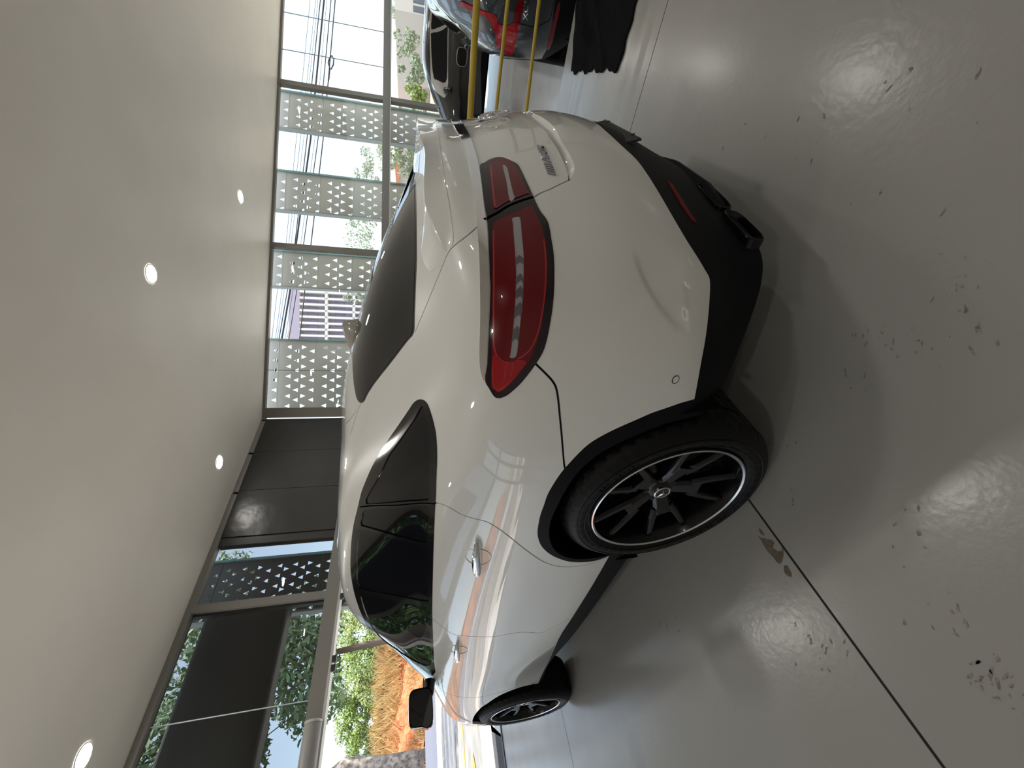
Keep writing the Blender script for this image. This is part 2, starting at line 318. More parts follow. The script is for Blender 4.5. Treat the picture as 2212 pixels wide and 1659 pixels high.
# pressed fold in the bumper side: the skin drops 1.2 cm below a curved edge and runs out again
_fc = np.array([L.px(*p) for p in [(1352,530),(1362,552),(1372,580),(1388,615),(1408,650),(1432,685),(1458,712),(1478,724),(1492,722)]])
_fc = densify(_fc, False, 3); _sc = np.array([np.linalg.norm(L.D(np.array(_fc[12][0]), np.array(_fc[12][1]))[0]), np.linalg.norm(L.D(np.array(_fc[12][0]), np.array(_fc[12][1]))[1])])
def fold(u, v, P):
    sh = u.shape; q = np.stack([u.ravel(), v.ravel()], 1); o = np.zeros(len(q)); m = (q[:, 0] < 6.5) & (q[:, 1] > .8) & (q[:, 1] < 5.5)
    if m.any():
        c = _fc*_sc; w = q[m]*_sc; best = np.full(len(w), 9.); side = np.zeros(len(w)); tt = np.zeros(len(w)); n = len(c)-1
        for i in range(n):
            a, b = c[i], c[i+1]; d = b-a; t = np.clip(((w-a)@d)/(d@d), 0, 1); e = w-(a+t[:, None]*d); r = np.hypot(e[:, 0], e[:, 1]); k = r < best
            best[k] = r[k]; side[k] = np.sign(d[0]*e[k, 1]-d[1]*e[k, 0]); tt[k] = (i+t[k])/n
        ss = lambda x: np.clip(x, 0, 1)**2*(3-2*np.clip(x, 0, 1))
        fade = ss(tt/.35)*ss((1-tt)/.3); o[m] = np.where(side*FS > 0, -.016*ss(best/.035)*(1-ss((best-.035)/.20))*fade, 0)
    N_ = P-np.stack([np.zeros_like(u), np.full(sh, .2), P[..., 2]], -1); N_[..., 2] = 0; N_ = N_/np.maximum(np.linalg.norm(N_, axis=-1), 1e-6)[..., None]
    return N_*o.reshape(sh)[..., None]
FS = -1; L.fold = fold
# outlines taken off the photograph in its pixels
dlo = [(925,875),(932,895),(938,917),(942,937),(944,962),(944.5,994),(943,1030),(942,1073),(940,1100),(938,1151),(935.5,1232),(934,1314),(935,1360),(937,1410),(939,1438),(940,1452),(930,1462),
       (918,1461),(884,1440),(857,1421),(829,1399),(807,1375),(790,1347),(777,1317),(768,1290),(762,1265),(757.5,1232),(758,1192),(760.7,1156),(766,1124),(773,1097),(777,1079),(782,1060),(792,1035),(803,1010),(817,984.5),(833,959),(850,934),(868,908),(883.5,885),(893,871),(902,864),(910,862.5),(918,866)]
g_quarter = [(912,876),(917.5,890),(926,928),(928.6,962),(928,1010),(927,1041),(926,1080),(858,1085),(791,1089),(797,1066),(803,1055),(812,1040),(826,1013),(840,984),(860,956),(879,928),(895,905),(903,890)]
g_rear_fixed = [(926.5,1093),(924,1130),(922,1172),(880,1164),(830,1150),(781,1136),(783,1118),(788,1101),(850,1098)]
g_rear = [(921.5,1183),(923,1230),(925,1290),(925,1300),(880,1292),(830,1282),(776,1270),(771,1232),(771,1192),(775,1150),(779,1143),(830,1157),(880,1172)]
g_front = [(926.5,1312),(928,1338),(930,1380),(931,1436),(905,1433),(876,1428),(848,1405),(825,1386),(803,1354),(787,1318),(779,1290),(777,1281),(830,1294),(880,1304)]
mirror_tri = [(874,1431),(930,1439),(934,1452),(925,1459),(900,1447)]
glass_outer = [(787.7,866),(796,849),(837,793.5),(878,740),(894,719.5),(896.3,682),(898.3,621),(900.8,560),(900.8,505),(899.4,423),(898.5,392),
               (-.12,-.785,1.292),(0,-.79,1.292),(0,-.08,1.556),(-.12,-.07,1.555),(-.28,-.05,1.55),(761,790),(762,806),(764.5,832),(768.5,854.6),(773,866),(779.5,870.5)]
chrome_s = [(1056.5,600),(1055.5,553),(1052.5,499),(1050,473.6),(1045,444.6),(1034.5,359.7),(1027,330),(1017,300),(1006,279),('uv',.12,7.31),('uv',0,7.31),('uv',0,7.76),('uv',.12,7.75),(984.5,281),(990,290),(1002,316),(1013,355),(1024,420),(1030.5,488),(1035,535),(1038,600),(1039,652),(1037.5,743),(1037.5,783),(1039.5,801),(1043.5,816),(1047,820),(1051.6,790),(1054,743),(1057,670),(1058.5,616)]
bezel = [(1087,857.5),(1076,859.5),(1067,855),(1056,837),(1048.5,821),(1053,790),(1055.5,743),(1058.5,670),(1060,616),(1058.5,600),(1057,553),(1054.5,499),(1052,473.6),(1047,444.6),(1042,405),(1036.5,360),(1046,353),(1055,347),(1066,342.5),(1076.6,340.7),(1087.4,341.6),(1103.7,348),(1118,356),(1126,368.7),(1134.4,386.8),(1143.5,406.7),(1151.6,424.8),(1158,439),(1167,457),(1179.6,473.6),(1186,490),(1190.5,517),(1195,544),(1196.8,571),(1197,600),(1196.8,616),(1193.6,661.4),(1188,697.6),(1181,733.8),(1172,761),(1157,786),(1141,808),(1123,829.6),(1101,849.5)]
red_out = [(1064,520),(1064.8,600),(1064,660),(1063.3,724.7),(1063.5,770),(1062.4,829.6),(1066,838),(1072.4,844),(1078,846),(1090.5,838.7),(1108.5,820.6),(1126.6,799),(1144.7,775),(1157.4,743),(1168,706.6),(1173.7,670),(1179,625),(1181,580),(1181.4,571),(1176,517),(1167,484.4),(1154.3,459),(1148,447),(1120,459),(1090,471),(1068,482),(1065,500)]
red_in = [(1056.7,355),(1062,408.5),(1067,452),(1090,441),(1112,431),(1138,421),(1141.6,419),(1130.8,395.8),(1120,370.5),(1107,352.4),(1096,346),(1083.8,343.8),(1072,346)]
strip_out = [(1108,486),(1109.5,508),(1113,553),(1115,600),(1114.3,616),(1112.5,661),(1109,706.6),(1104,757),(1101.5,771),(1109,772.5),(1116,766),(1120,734),(1124.8,688.5),(1129,643),(1131,600),(1131,553),(1127,508),(1123.6,473.6),(1115,470),(1106,474)]
strip_in = [(1085.5,359),(1093,390),(1101,435),(1112,429),(1108.5,419),(1101,388),(1094.6,363)]
lamp_gap = [(1046,477),(1060,468.5),(1078,459),(1095,448),(1112.5,440),(1132,433),(1152,427)]
tip_red = [(1064,776),(1063,829),(1072.4,843),(1078,845),(1090.5,837.5),(1108.5,819.5),(1126,798),(1137,780),(1118,776),(1108,780),(1090,781),(1078,777),(1070,765)]
gate_up = [(896,718),(906.6,693),(929,640),(950,589),(968,546),(982,530),(1000,516),(1022,498),(1033,488),(1046,477)]
gate_lo = [(1152,427),(1167,417.5),(1180,412),(1192,407),(1212,397),(1230,388.5)]
ledge_in = [(1230,388.6),(1229,376),(1221,352.4),(1206.7,323.5),(1190,298),(1175.4,279),(1160,267),(-.02,-1.005,.905),(0,-1.006,.905)]
ledge_out = [(0,-1.02,.878),(-.03,-1.02,.878),(1185,263),(1201,280),(1210,300),(1219,316),(1233,338),(1241,358),(1241,368),(1238,378)]
quarter_gap = [(1157,786),(1179.6,807.9),(1194,824),(1202,840),(1206.7,869),(1210,903.7),(1215,958),(1218,995),(1220,1012)]
rdoor_gap = [(941,1086),(950,1088),(964.5,1093),(981,1102),(997,1111.5),(1022,1119.6),(1040,1124),(1056.7,1129.6),(1080,1144),(1103.7,1162),(1130.8,1183.8),(1158,1203.7),(1185,1218),(1212,1224),(1248,1223),(1284.5,1216),(1312,1203.5)]
bdoor_gap = [(934.5,1335.5),(945,1345),(956.6,1355),(976,1368.7),(998,1373),(1030,1375),(1067,1375),(1095,1370),(1122.6,1366),(1145,1366),(1166.8,1367),(1186,1359),(1205.5,1349),(1236,1334)]
fdoor_gap = [(942,1477),(956,1492),(975,1501),(1000,1506),(1030,1506.5),(1060,1501),(1100,1489),(1130,1481),(1161,1473)]
sill = [(1316,1201),(1280,1263.6),(1236,1334),(1205.5,1382.6),(1185,1430),(1164,1473.8)]
roof_seam = [(779,870),(775,884),(769,900),(764,915),(757,940)]
arch_o = [(1470,870.5),(1443,880),(1408,892),(1373.8,907),(1335,924),(1299,942),(1272,959),(1249.5,979.5),(1219.6,1011.8),(1205,1031),(1192,1051.5),(1182,1070),(1175,1091),(1168,1110),(1163.7,1128.6),(1161,1153.5),(1167.4,1176),(1182.3,1193),(1204.7,1205.7),(1232,1213.6),(1262,1214.4),(1289,1210.7),(1312,1202.5)]
arch_i = [(1316,1198),(1299,1203),(1262,1208),(1229.6,1205.7),(1199.7,1190.8),(1187.3,1166),(1186.8,1141),(1192,1118.7),(1207,1086),(1224.6,1054),(1249.5,1019),(1289,984.4),(1336.5,957),(1398.7,929.7),(1448.4,912),(1498,900),(1512,897)]
front_arch_o = [(1163,1476),(1143,1480),(1122.6,1485),(1100,1493),(1081,1501.5),(1065,1511),(1050.7,1521),(1040,1528),(1031,1537.5),(1024,1547),(1020.5,1557),(1021,1564)]
def T(p, closed=True, n=3): return L.trace(p, closed, n)
def YZ(y, z, w=-.97): return (w, y, z)
us = np.concatenate([np.arange(0, 8, .09), np.arange(8, 17.01, .2)]); us[-1] = 17; vs = np.unique(np.concatenate([np.arange(0, 5, .08), np.arange(5, 15, .12), [15]]))
# wheel openings as circles in the side plane
def circ_poly(y0, z0, r, a0=-40, a1=220, n=60, w=-.98):
    return [(w, y0+r*math.cos(math.radians(a)), z0+r*math.sin(math.radians(a))) for a in np.linspace(a0, a1, n)]
regs = []
def reg(name, poly): regs.append((name, np.array(poly)))
GAPW = .0045
blk_line = [(1304,264),(1313,287),(1341,313),(1376,346),(1400,379),(1423,416),(1452,466),(1482,517),(1505,553),(1524,585),(1533,603),(1533,640),(1530,680),(1524,730),(1515,780),(1507,825),(1500,862)]
tb = T(blk_line, False); tb = np.vstack([[[0, tb[0][1]]], tb])
ta = T(arch_o, False); ti = T(arch_i, False); tfa = T(front_arch_o, False)
rl = T([(1500,862),(1470,870.5)], False)
ts = T(sill, False)
# doors, tailgate, bumper (priority grows down the list)
gate_line = np.vstack([T(gate_up, False), T(lamp_gap, False)[1:], T(gate_lo, False)[1:]])
li = T(ledge_in, False); lo = T(ledge_out, False)
g_out = T(glass_outer); top_c = L.near((0, -.08, 1.556))
seam_top = L.trace([(894, 719.5)], False, 1, False)
reg('tailgate', np.vstack([[[0, 14.0]], [[2.5, 14.0]], T([(779,870),(837,793)], False, 1), gate_line, li[1:], [[0, li[-1][1]]]]))
qg = T(quarter_gap, False)
reg('rear_bumper', np.vstack([gate_line[-len(T(gate_lo, False)):], li[1:], [[0, li[-1][1]]], [[0, tb[0][1]]], tb, rl, ta[:1], T([(1443,880),(1408,892),(1373.8,907),(1335,924),(1299,942),(1249.5,979.5),(1220,1012)], False), qg[::-1], T([(1157,786),(1172,761),(1181,733),(1190,690),(1196,610),(1190,517),(1167,457),(1152,427)], False)]))
rd = T(rdoor_gap, False); bd_ = T(bdoor_gap, False); fd = T(fdoor_gap, False)
L.beltR = T([(941,1086),(938,1151),(935.5,1232),(934.5,1335.5)], False)
reg('rear_door', np.vstack([rd, T([(1312,1203.5),(1280,1263.6),(1236,1334)], False), bd_[::-1], L.beltR[::-1]]))
reg('front_door', np.vstack([bd_, T([(1236,1334),(1205.5,1382.6),(1185,1430),(1163,1474)], False), fd[::-1], T([(942,1477),(937,1410),(934.5,1335.5)], False)]))
# black lower cladding and sills
vmin = 0
reg('cladding', np.vstack([tb, rl, ta, ts, [[tfa[0][0], tfa[0][1]]], [[tfa[0][0]+.3, tfa[0][1]-.3]], [[13.2, 1.3]], [[14, 2.2]], [[17, 1.6]], [[17, vmin]], [[0, vmin]]]))
fh = np.array([L.near((-.95, 2.935+.455*math.cos(math.radians(a)), .393+.455*math.sin(math.radians(a)))) for a in (30, 15, 0, -12, -25, -38)])
front_hole = np.vstack([tfa, fh, [[fh[-1][0], 0], [tfa[0][0], 0]]])
reg('hole', front_hole)
k0 = L.near((-.93, -.47, .30))
rear_hole = np.vstack([ti, T([(1512,897),(-.93,-.475,.40),(-.9,-.47,.30)], False), [[L.near((-.88,-.46,.27))[0], 0]], [[L.near((-.9,.42,.3))[0], 0]], T([(-.94,.42,.36),(-.96,.41,.42),(1316,1198)], False)])
reg('hole', rear_hole)
for nm, pl in (('gap', gate_line), ('gap', qg), ('gap', rd), ('gap', bd_), ('gap', fd), ('gap', T(roof_seam, False))):
    reg(nm, ribbon(L, pl, GAPW if pl is not qg else .006))
reg('gap', ribbon(L, np.vstack([[[0, li[-1][1]]], li[::-1]]), .006))
reg('ledge', np.vstack([li, lo]))
reg('rear_glass_seal', g_out)
gi = np.array(g_out); cen = L.near((-.25, -.42, 1.43))
inner = T([(785.5,862),(793,847),(834,791),(875,737.5),(889.5,718),(892,682),(894,621),(896,560),(896,505),(895.5,423),(895,396),(-.12,-.77,1.298),(0,-.775,1.298),(0,-.085,1.554),(-.12,-.075,1.554),(-.28,-.055,1.549),(762.5,790),(763.5,806),(766,832),(770,854),(774,864),(779.5,867.5)])
reg('rear_glass', inner)
reg('window_trim', T(dlo))
reg('quarter_glass', T(g_quarter, n=2)); reg('rear_door_fixed_glass', T(g_rear_fixed, n=2)); reg('rear_door_glass', T(g_rear, n=2)); reg('front_door_glass', T(g_front, n=2)); 
reg('gap', ribbon(L, T([(772,1096),(784,1094),(857,1091),(928,1087),(943,1086)], False), .006))
reg('chrome_strip', T(chrome_s))
reg('lamp_bezel', T(bezel)); reg('lens_outer', T(red_out)); reg('lens_inner', T(red_in)); reg('lens_tip', T(tip_red)); reg('strip_outer', T(strip_out)); reg('strip_inner', T(strip_in))
reg('gap', ribbon(L, T(lamp_gap, False), .009))
for q in ([(1114,602),(1124.8,591),(1131,602),(1130.8,615),(1125.5,606),(1114,617)], [(1114,629),(1125.7,617),(1130.6,629),(1130,650),(1124,640),(1112.5,648)], [(1111.8,665),(1123.9,652.4),(1128.8,660),(1126,686),(1120,680),(1109.5,692)], [(1107.6,714),(1118.5,703),(1123,712),(1120,738),(1114,731),(1105,742)], [(1113,560),(1122,552),(1131,560),(1131,574),(1123,568),(1113.5,576)]): reg('strip_facet', T(q, n=1))
for q in ([(1066,500),(1067,560),(1067.5,640),(1067,720),(1069,752),(1076,770),(1088,780),(1101,783)], [(1174,520),(1178.5,570),(1177,625),(1170,680),(1160,722),(1146,752),(1130,768),(1118,774)], [(1060,360),(1065,410),(1070,449)], [(1065,790),(1066,826),(1074,839),(1084,838),(1104,821)], [(1094,784),(1092,800),(1089,822)], [(1108,783),(1107,800),(1103,812)]): reg('light_guide', ribbon(L, T(q, False), .0035))
# windscreen, front grille and headlamp (they face away from the camera but belong to the car)
reg('windscreen_seal', [(12.25, 10.35), (17, 10.35), (17, 13.6), (12.6, 13.6), (12.25, 12.8)])
reg('windscreen', [(12.38, 10.5), (17, 10.5), (17, 13.45), (12.7, 13.45), (12.38, 12.7)])
reg('grille', [L.near(p) for p in [(0,3.8,.5),(-.35,3.78,.5),(-.5,3.72,.62),(-.42,3.70,.80),(0,3.76,.82)]])
reg('head_lamp', [L.near(p) for p in [(-.60,3.62,.72),(-.78,3.5,.74),(-.90,3.25,.80),(-.86,3.22,.86),(-.70,3.45,.85),(-.56,3.60,.80)]])
V, F, lab, names = partition(L, us, vs, regs)
MATS = dict(body=paint, tailgate=paint, rear_bumper=paint, rear_door=paint, front_door=paint, cladding=plastic, front_arch_trim=plastic, gap=gap_m, ledge=paint,
            rear_glass_seal=gloss_black, rear_glass=tint, window_trim=gloss_black, quarter_glass=tint, rear_door_fixed_glass=tint, rear_door_glass=tint, front_door_glass=tint,
            chrome_strip=chrome, lamp_bezel=lens_dark, lens_outer=lens_red2, lens_inner=lens_red2, lens_tip=lens_red, strip_outer=lens_clear, strip_inner=lens_clear, strip_facet=facet_m, light_guide=guide_m,
            windscreen_seal=gloss_black, windscreen=tint, grille=gloss_black, head_lamp=lens_clear)
both = {'body': 0, 'tailgate': 0, 'rear_bumper': 0, 'cladding': 0, 'gap': -.009, 'rear_glass_seal': -.001, 'rear_glass': 0, 'chrome_strip': .004, 'windscreen_seal': 0, 'windscreen': -.001, 'grille': -.01}
single = {'rear_door': 0, 'front_door': 0, 'front_arch_trim': .004, 'window_trim': .001, 'quarter_glass': -.003, 'rear_door_fixed_glass': -.003, 'rear_door_glass': -.003, 'front_door_glass': -.003,
          'lamp_bezel': .002, 'lens_outer': .004, 'lens_inner': .004, 'lens_tip': .004, 'strip_outer': .003, 'strip_inner': .003, 'strip_facet': .003, 'light_guide': .004, 'head_lamp': 0}
part = {}
def mk_patch(name, oname, mir, off, parent, depth=.016, label=None):
    idx = lab == names.index(name)
    if not idx.any(): print('EMPTY', name); return None
    vv, ff, nn = patch(L, V, F[idx], mir, off, depth)
    o = mesh_obj(oname, vv, ff, MATS[name], parent, True, nn, label); part[(name, mir)] = o; return o
NM = {'body': 'body_shell', 'gap': 'panel_gap_seal', 'cladding': 'lower_cladding', 'window_trim': 'window_trim', 'rear_door_fixed_glass': 'door_quarter_glass', 'rear_door_glass': 'window_glass', 'front_door_glass': 'window_glass', 'quarter_glass': 'quarter_glass'}
LB = {'rear_glass': 'dark tinted rear window', 'chrome_strip': 'chrome strip above the tail lamps', 'cladding': 'matt black lower cladding', 'window_trim': 'gloss black window surround'}
for n, off in both.items(): mk_patch(n, NM.get(n, n), 2, off, coupe, {'gap': .001, 'tailgate': .055}.get(n, .016), LB.get(n))
for mir in (0, 1):
    for n in ('rear_door', 'front_door', 'window_trim', 'quarter_glass', 'head_lamp'): mk_patch(n, NM.get(n, n), mir, single[n], coupe, label=LB.get(n))
    mk_patch('rear_door_fixed_glass', 'quarter_glass', mir, -.003, part[('rear_door', mir)]); mk_patch('rear_door_glass', 'window_glass', mir, -.003, part[('rear_door', mir)])
    mk_patch('front_door_glass', 'window_glass', mir, -.003, part[('front_door', mir)])
    lamp = mk_patch('lamp_bezel', 'tail_lamp', mir, .002, coupe, label='red and smoked tail lamp with a clear centre strip')
    mk_patch('lens_outer', 'lens', mir, .004, lamp); mk_patch('lens_inner', 'lens', mir, .004, lamp); mk_patch('lens_tip', 'lens', mir, .004, lamp)
    mk_patch('strip_outer', 'reflector_strip', mir, .003, lamp); mk_patch('strip_inner', 'reflector_strip', mir, .003, lamp); mk_patch('strip_facet', 'strip_facets', mir, .003, lamp); mk_patch('light_guide', 'light_guide', mir, .004, lamp)
# bumper step under the tailgate: from 3 cm inside the skin out to the bumper face
def ledge_mesh():
    vv, ff, nn = [], [], []; n = 40
    def resample(a):
        d = np.r_[0, np.cumsum(np.linalg.norm(np.diff(a, axis=0), axis=1))]; t = np.linspace(0, d[-1], n); return np.stack([np.interp(t, d, a[:, k]) for k in (0, 1)], 1)
    A = resample(np.vstack([li, [[0, li[-1][1]]]])); B_ = resample(np.vstack([[[0, lo[0][1]]], lo, [li[0]]])[::-1])
    for i in range(n):
        pa = L.S(*A[i]); na = L.N(*A[i]); pb = L.S(*B_[i]); nb = L.N(*B_[i]); t = i/(n-1); dp = .042*min(1, t*2.5)
        for k in range(5):
            s = k/4; p = pa*(1-s)+pb*s-(na*(1-s)+nb*s)*dp*(1-s)**1.2; vv.append(p)
    m = len(vv)
    for i in range(n-1):
        for k in range(4): ff.append((i*5+k, i*5+k+1, (i+1)*5+k+1, (i+1)*5+k))
    vv += [p*np.array([-1, 1, 1]) for p in vv]; ff += [tuple(q+m for q in f[::-1]) for f in ff]
    o = mesh_obj('bumper_step', vv, ff, paint, part[('rear_bumper', 2)], True); return o
ledge_mesh()
# dark inner tub so nothing shows through the gaps and wheel openings
tub = MB()
for k in range(2):
    y = (0, 2.935)[k]
    for sx in (-1, 1): tub.lathe([(sx*(.955 if k == 0 else .93), .452), (sx*.45, .455), (sx*.45, .02)], 40, c=(0, y, .393), a0=math.radians(-8), a1=math.radians(180))
tub.box((-.60, -.62, .30), (.60, 3.4, .34)); tub.box((-.42, -.62, .30), (.42, 3.4, 1.0))
tub.build('inner_tub', paint_in, coupe)
# ------------------------------------------------------------------ wheels
def text_mb(mb, s, size, T, depth=.004, font_scale_x=1, m=0, bold=0, shear=0):
    c = bpy.data.curves.new('t', 'FONT'); c.body = s; c.size = size; c.extrude = depth/2; c.align_x = 'LEFT'; c.offset = bold; c.shear = shear
    o = bpy.data.objects.new('t', c); me = bpy.data.meshes.new_from_object(o)
    v = [T(Vector((p.co.x*font_scale_x, p.co.y, p.co.z))) for p in me.vertices]; f = [tuple(p.vertices) for p in me.polygons]; mb.add(v, f, m)
    bpy.data.objects.remove(o); bpy.data.curves.remove(c); bpy.data.meshes.remove(me)
def make_wheel(w, rot, txt):
    """outer face towards -x, centre of the wheel at the origin, sidewall plane at x=0"""
    rimb = MB(); rimb.lathe([(.004, .2915), (-.004, .2905), (-.006, .286), (-.002, .280)], 96, m=1)
    rimb.lathe([(-.002, .280), (.012, .274), (.03, .268), (.06, .262), (.2, .258), (w-.03, .262), (w, .285)], 96)
    rimb.lathe([(.004, .2915), (.02, .290)], 96); rimb.lathe([(.13, .26), (.13, .19)], 60)
    rim = rimb.build('wheel', [rim_m, rim_edge], None, True, angle=40)
    t = MB(); n = 288; prof = [(.010, .288), (.002, .300), (-.008, .318), (-.011, .338), (-.006, .360), (.008, .378), (.022, .388), (.034, .3925)]
    ribs = []; x = .034
    while x < w-.04:
        x2 = min(x+.058, w-.034); ribs += [(x, 0), (x2, 0), (x2+.001, -.009), (x2+.010, -.009)]; x = x2+.011
    prof2 = [(a, .393+b) for a, b in ribs][:-2]; back = [(w-.02, .388), (w-.006, .375), (w+.004, .35), (w-.002, .30), (w-.01, .287)]
    P = prof+prof2+back; v = []; f = []
    for i, (h, r) in enumerate(P):
        for k in range(n):
            a = 2*math.pi*k/n; rr = r
            if len(prof)-2 <= i < len(prof)+len(prof2) and (k+int(h*120)) % 6 == 0: rr -= .005
            if i in (4, 5) and k % 4 == 0: rr -= .0015
            v.append((h-(.0012 if i in (2, 3) and k % 6 < 3 else 0), rr*math.cos(a), rr*math.sin(a)))
    for i in range(len(P)-1):
        for k in range(n): k2 = (k+1) % n; f.append((i*n+k, i*n+k2, (i+1)*n+k2, (i+1)*n+k))
    t.add(v, f)
    t.lathe([(-.0085, .3155), (-.0105, .317), (-.0095, .319)], 96); t.lathe([(-.0105, .345), (-.0125, .347), (-.0105, .349)], 96)
    def ring_text(s, a0, size, r0, step):
        for i, ch in enumerate(s):
            a = a0-step*i
            def TT(p, a=a):
                rad = Vector((0, math.cos(a), math.sin(a))); tan = Vector((0, math.sin(a), -math.cos(a)))
                return rad*(r0+p.y)+tan*(p.x)+Vector((-.0118-p.z, 0, 0))
            text_mb(t, ch, size, TT, .002)
    ring_text(txt, math.radians(128), .024, .321, math.radians(3.0)); ring_text(txt, math.radians(-52), .024, .321, math.radians(3.0))
    tyre = t.build('tyre', rubber, rim, True, angle=30); kids = [tyre]
    def dep(r): return .018+.045*max(0, 1-r/.272)**1.15
    def spoke_poly(ang):
        b = MB(); outl = [(.045, -.030), (.085, -.034), (.120, -.042), (.165, -.058), (.272, -.083), (.272, -.060), (.175, -.030), (.148, -.012), (.143, 0), (.148, .012), (.175, .030), (.272, .060), (.272, .083), (.165, .058), (.120, .042), (.085, .034), (.045, .030)]
        m_ = Matrix.Rotation(ang, 4, 'X'); fr = []; bk = []
        # three strips: trunk + two arms, front ridge raised for a faceted look
        def strip(L_, R_, k0=0):
            vv = []; ff = []; q = len(L_)
            for (a, b_) in zip(L_, R_):
                c_ = ((a[0]+b_[0])/2, (a[1]+b_[1])/2); r = c_[0]; d = dep(r); wv = math.hypot(a[0]-b_[0], a[1]-b_[1])
                e = lambda p, dd: m_@Vector((dd, p[0], p[1]))
                i1 = (a[0]*.8+b_[0]*.2, a[1]*.8+b_[1]*.2); i2 = (a[0]*.2+b_[0]*.8, a[1]*.2+b_[1]*.8)
                vv += [e(a, d+.036), e(a, d+.010), e(i1, d), e(i2, d), e(b_, d+.010), e(b_, d+.036)]
            for i in range(q-1):
                for k in range(6): ff.append((i*6+k, i*6+(k+1) % 6, (i+1)*6+(k+1) % 6, (i+1)*6+k))
            ff += [tuple(range(6)), tuple((q-1)*6+k for k in range(5, -1, -1))]; b.add(vv, ff)
        strip([(.03, -.032), (.085, -.036), (.125, -.042), (.150, -.044)], [(.03, .032), (.085, .036), (.125, .042), (.150, .044)])
        for s in (-1, 1):
            A = [(.105, s*.046), (.160, s*.064), (.22, s*.080), (.266, s*.093)]; B_ = [(.125, s*.004), (.165, s*.029), (.22, s*.047), (.27, s*.060)]
            strip(A, B_) if s < 0 else strip(B_, A)
        o = b.build('spoke', rim_m, rim, False); bv = o.modifiers.new('bevel', 'BEVEL'); bv.width = .003; bv.segments = 2; return o
    s0 = spoke_poly(0); kids.append(s0)
    for k in range(1, 5):
        s = s0.copy(); COL.objects.link(s); s.parent = rim; s.rotation_euler = (2*math.pi*k/5, 0, 0); kids.append(s)
    hb = MB(); hb.lathe([(.075, .06), (.062, .055), (.050, .036), (.050, .0)], 40)
    hub = hb.build('hub', rim_m, rim, True, angle=35); kids.append(hub)
    cap = MB(); cap.lathe([(.050, .034), (.042, .033), (.040, .029), (.041, .026)], 40, m=1); cap.lathe([(.041, .026), (.040, .0)], 40)
    for k in range(3):
        a = math.radians(90+120*k); cap.tube([(.039, 0, 0), (.0385, .026*math.cos(a), .026*math.sin(a))], [.0045, .001], 6, m=1)
    kids.append(cap.build('centre_cap', [gloss_black, rim_edge], rim, True, angle=40))
    for k in range(5):
        a = 2*math.pi*(k+.5)/5; lb = MB(); lb.lathe([(.085, .011), (.060, .011), (.056, .008), (.056, 0)], 12, c=(0, .056*math.cos(a), .056*math.sin(a))); kids.append(lb.build('lug_bolt', rim_m, rim))
    bd = MB(); bd.lathe([(.12, .08), (.12, .195), (.148, .195), (.148, .08)], 64); bd.lathe([(.10, .075), (.09, .06), (.12, .08)], 40); kids.append(bd.build('brake_disc', disc_m, rim, True, angle=30))
    cl = MB(); cl.lathe([(.095, .15), (.095, .225), (.17, .225), (.17, .15)], 12, a0=math.radians(150), a1=math.radians(205)); kids.append(cl.build('brake_caliper', rim_m, rim))
    rim.rotation_euler = (rot, 0, 0)
    return rim, kids
def place_wheel(src, loc, rot, parent, steer=0):
    rim, kids = src; r = rim.copy(); COL.objects.link(r)
    for k in kids:
        c = k.copy(); COL.objects.link(c); c.parent = r
    r.parent = parent; r.location = loc; r.rotation_euler = rot; return r
rear = make_wheel(.325, math.radians(191), '325/35 R22'); front = make_wheel(.285, math.radians(28), '285/40 R22')
rear[0].parent = coupe; rear[0].location = (-.975, 0, .393)
front[0].parent = coupe; front[0].location = (-.962, 2.935, .393)
place_wheel(rear, (.975, 0, .393), (math.radians(20), 0, math.pi), coupe)
place_wheel(front, (.962, 2.935, .393), (math.radians(60), 0, math.pi), coupe)
for w_ in (rear[0], front[0]): w_['label'] = 'black alloy wheel with five split spokes'

# ------------------------------------------------------------------ fittings of the coupe
def P3(x, y, off=0, L=None):
    L = L or globals()['L']; u, v = L.px(x, y); return Vector(L.S(u, v)+L.N(u, v)*off)
def surf(p, off=0, L=None):
    L = L or globals()['L']; u, v = L.near(p); return Vector(L.S(u, v)+L.N(u, v)*off), Vector(L.N(u, v))
# wing mirrors
def wing_mirror(sx, parent):
    b = MB(); n = 28; c = Vector((-1.045, 1.86, 1.247))
    prof = [(-.0, 1.0), (.02, 1.04), (.06, .98), (.10, .78), (.125, .45), (.132, .05)]
    rings = []
    for (dy, s) in prof:
        for k in range(n):
            a = 2*math.pi*k/n; ex = abs(math.cos(a))**.45*math.copysign(1, math.cos(a)); ez = abs(math.sin(a))**.45*math.copysign(1, math.sin(a))
            w = .098 if ex > 0 else .088; hz = .070 if ez > 0 else .068
            rings.append((sx*(c.x+ex*w*s+(-.012 if ez < 0 and ex < 0 else 0)), c.y+dy, c.z+ez*hz*s))
    f = [(i*n+k, i*n+(k+1) % n, (i+1)*n+(k+1) % n, (i+1)*n+k) for i in range(len(prof)-1) for k in range(n)]+[tuple(range((len(prof)-1)*n, len(prof)*n))]
    b.add([tuple(q) for q in rings], f)
    h = b.build('wing_mirror', gloss_black, parent, True, 'gloss black wing mirror housing', angle=50)
    g = MB(); vv = [(sx*c.x+(q[0]-sx*c.x)*.94, c.y+.006, c.z+(q[2]-c.z)*.94) for q in rings[:n]]; g.add(vv, [tuple(range(n))]); g.build('mirror_glass', mat('mirror glass', (.02, .02, .022), .03, spec=1), h, False)
    st = MB(); st.prism([(-.0, -.03), (.13, -.03), (.13, .03), (0, .03)], 0, .05, lambda p: 0) if False else None
    st.tube([(sx*-.90, 1.93, 1.19), (sx*-.95, 1.92, 1.195), (sx*-1.0, 1.90, 1.205)], [.036, .03, .026], 10); st.build('mirror_foot', gloss_black, h, True)
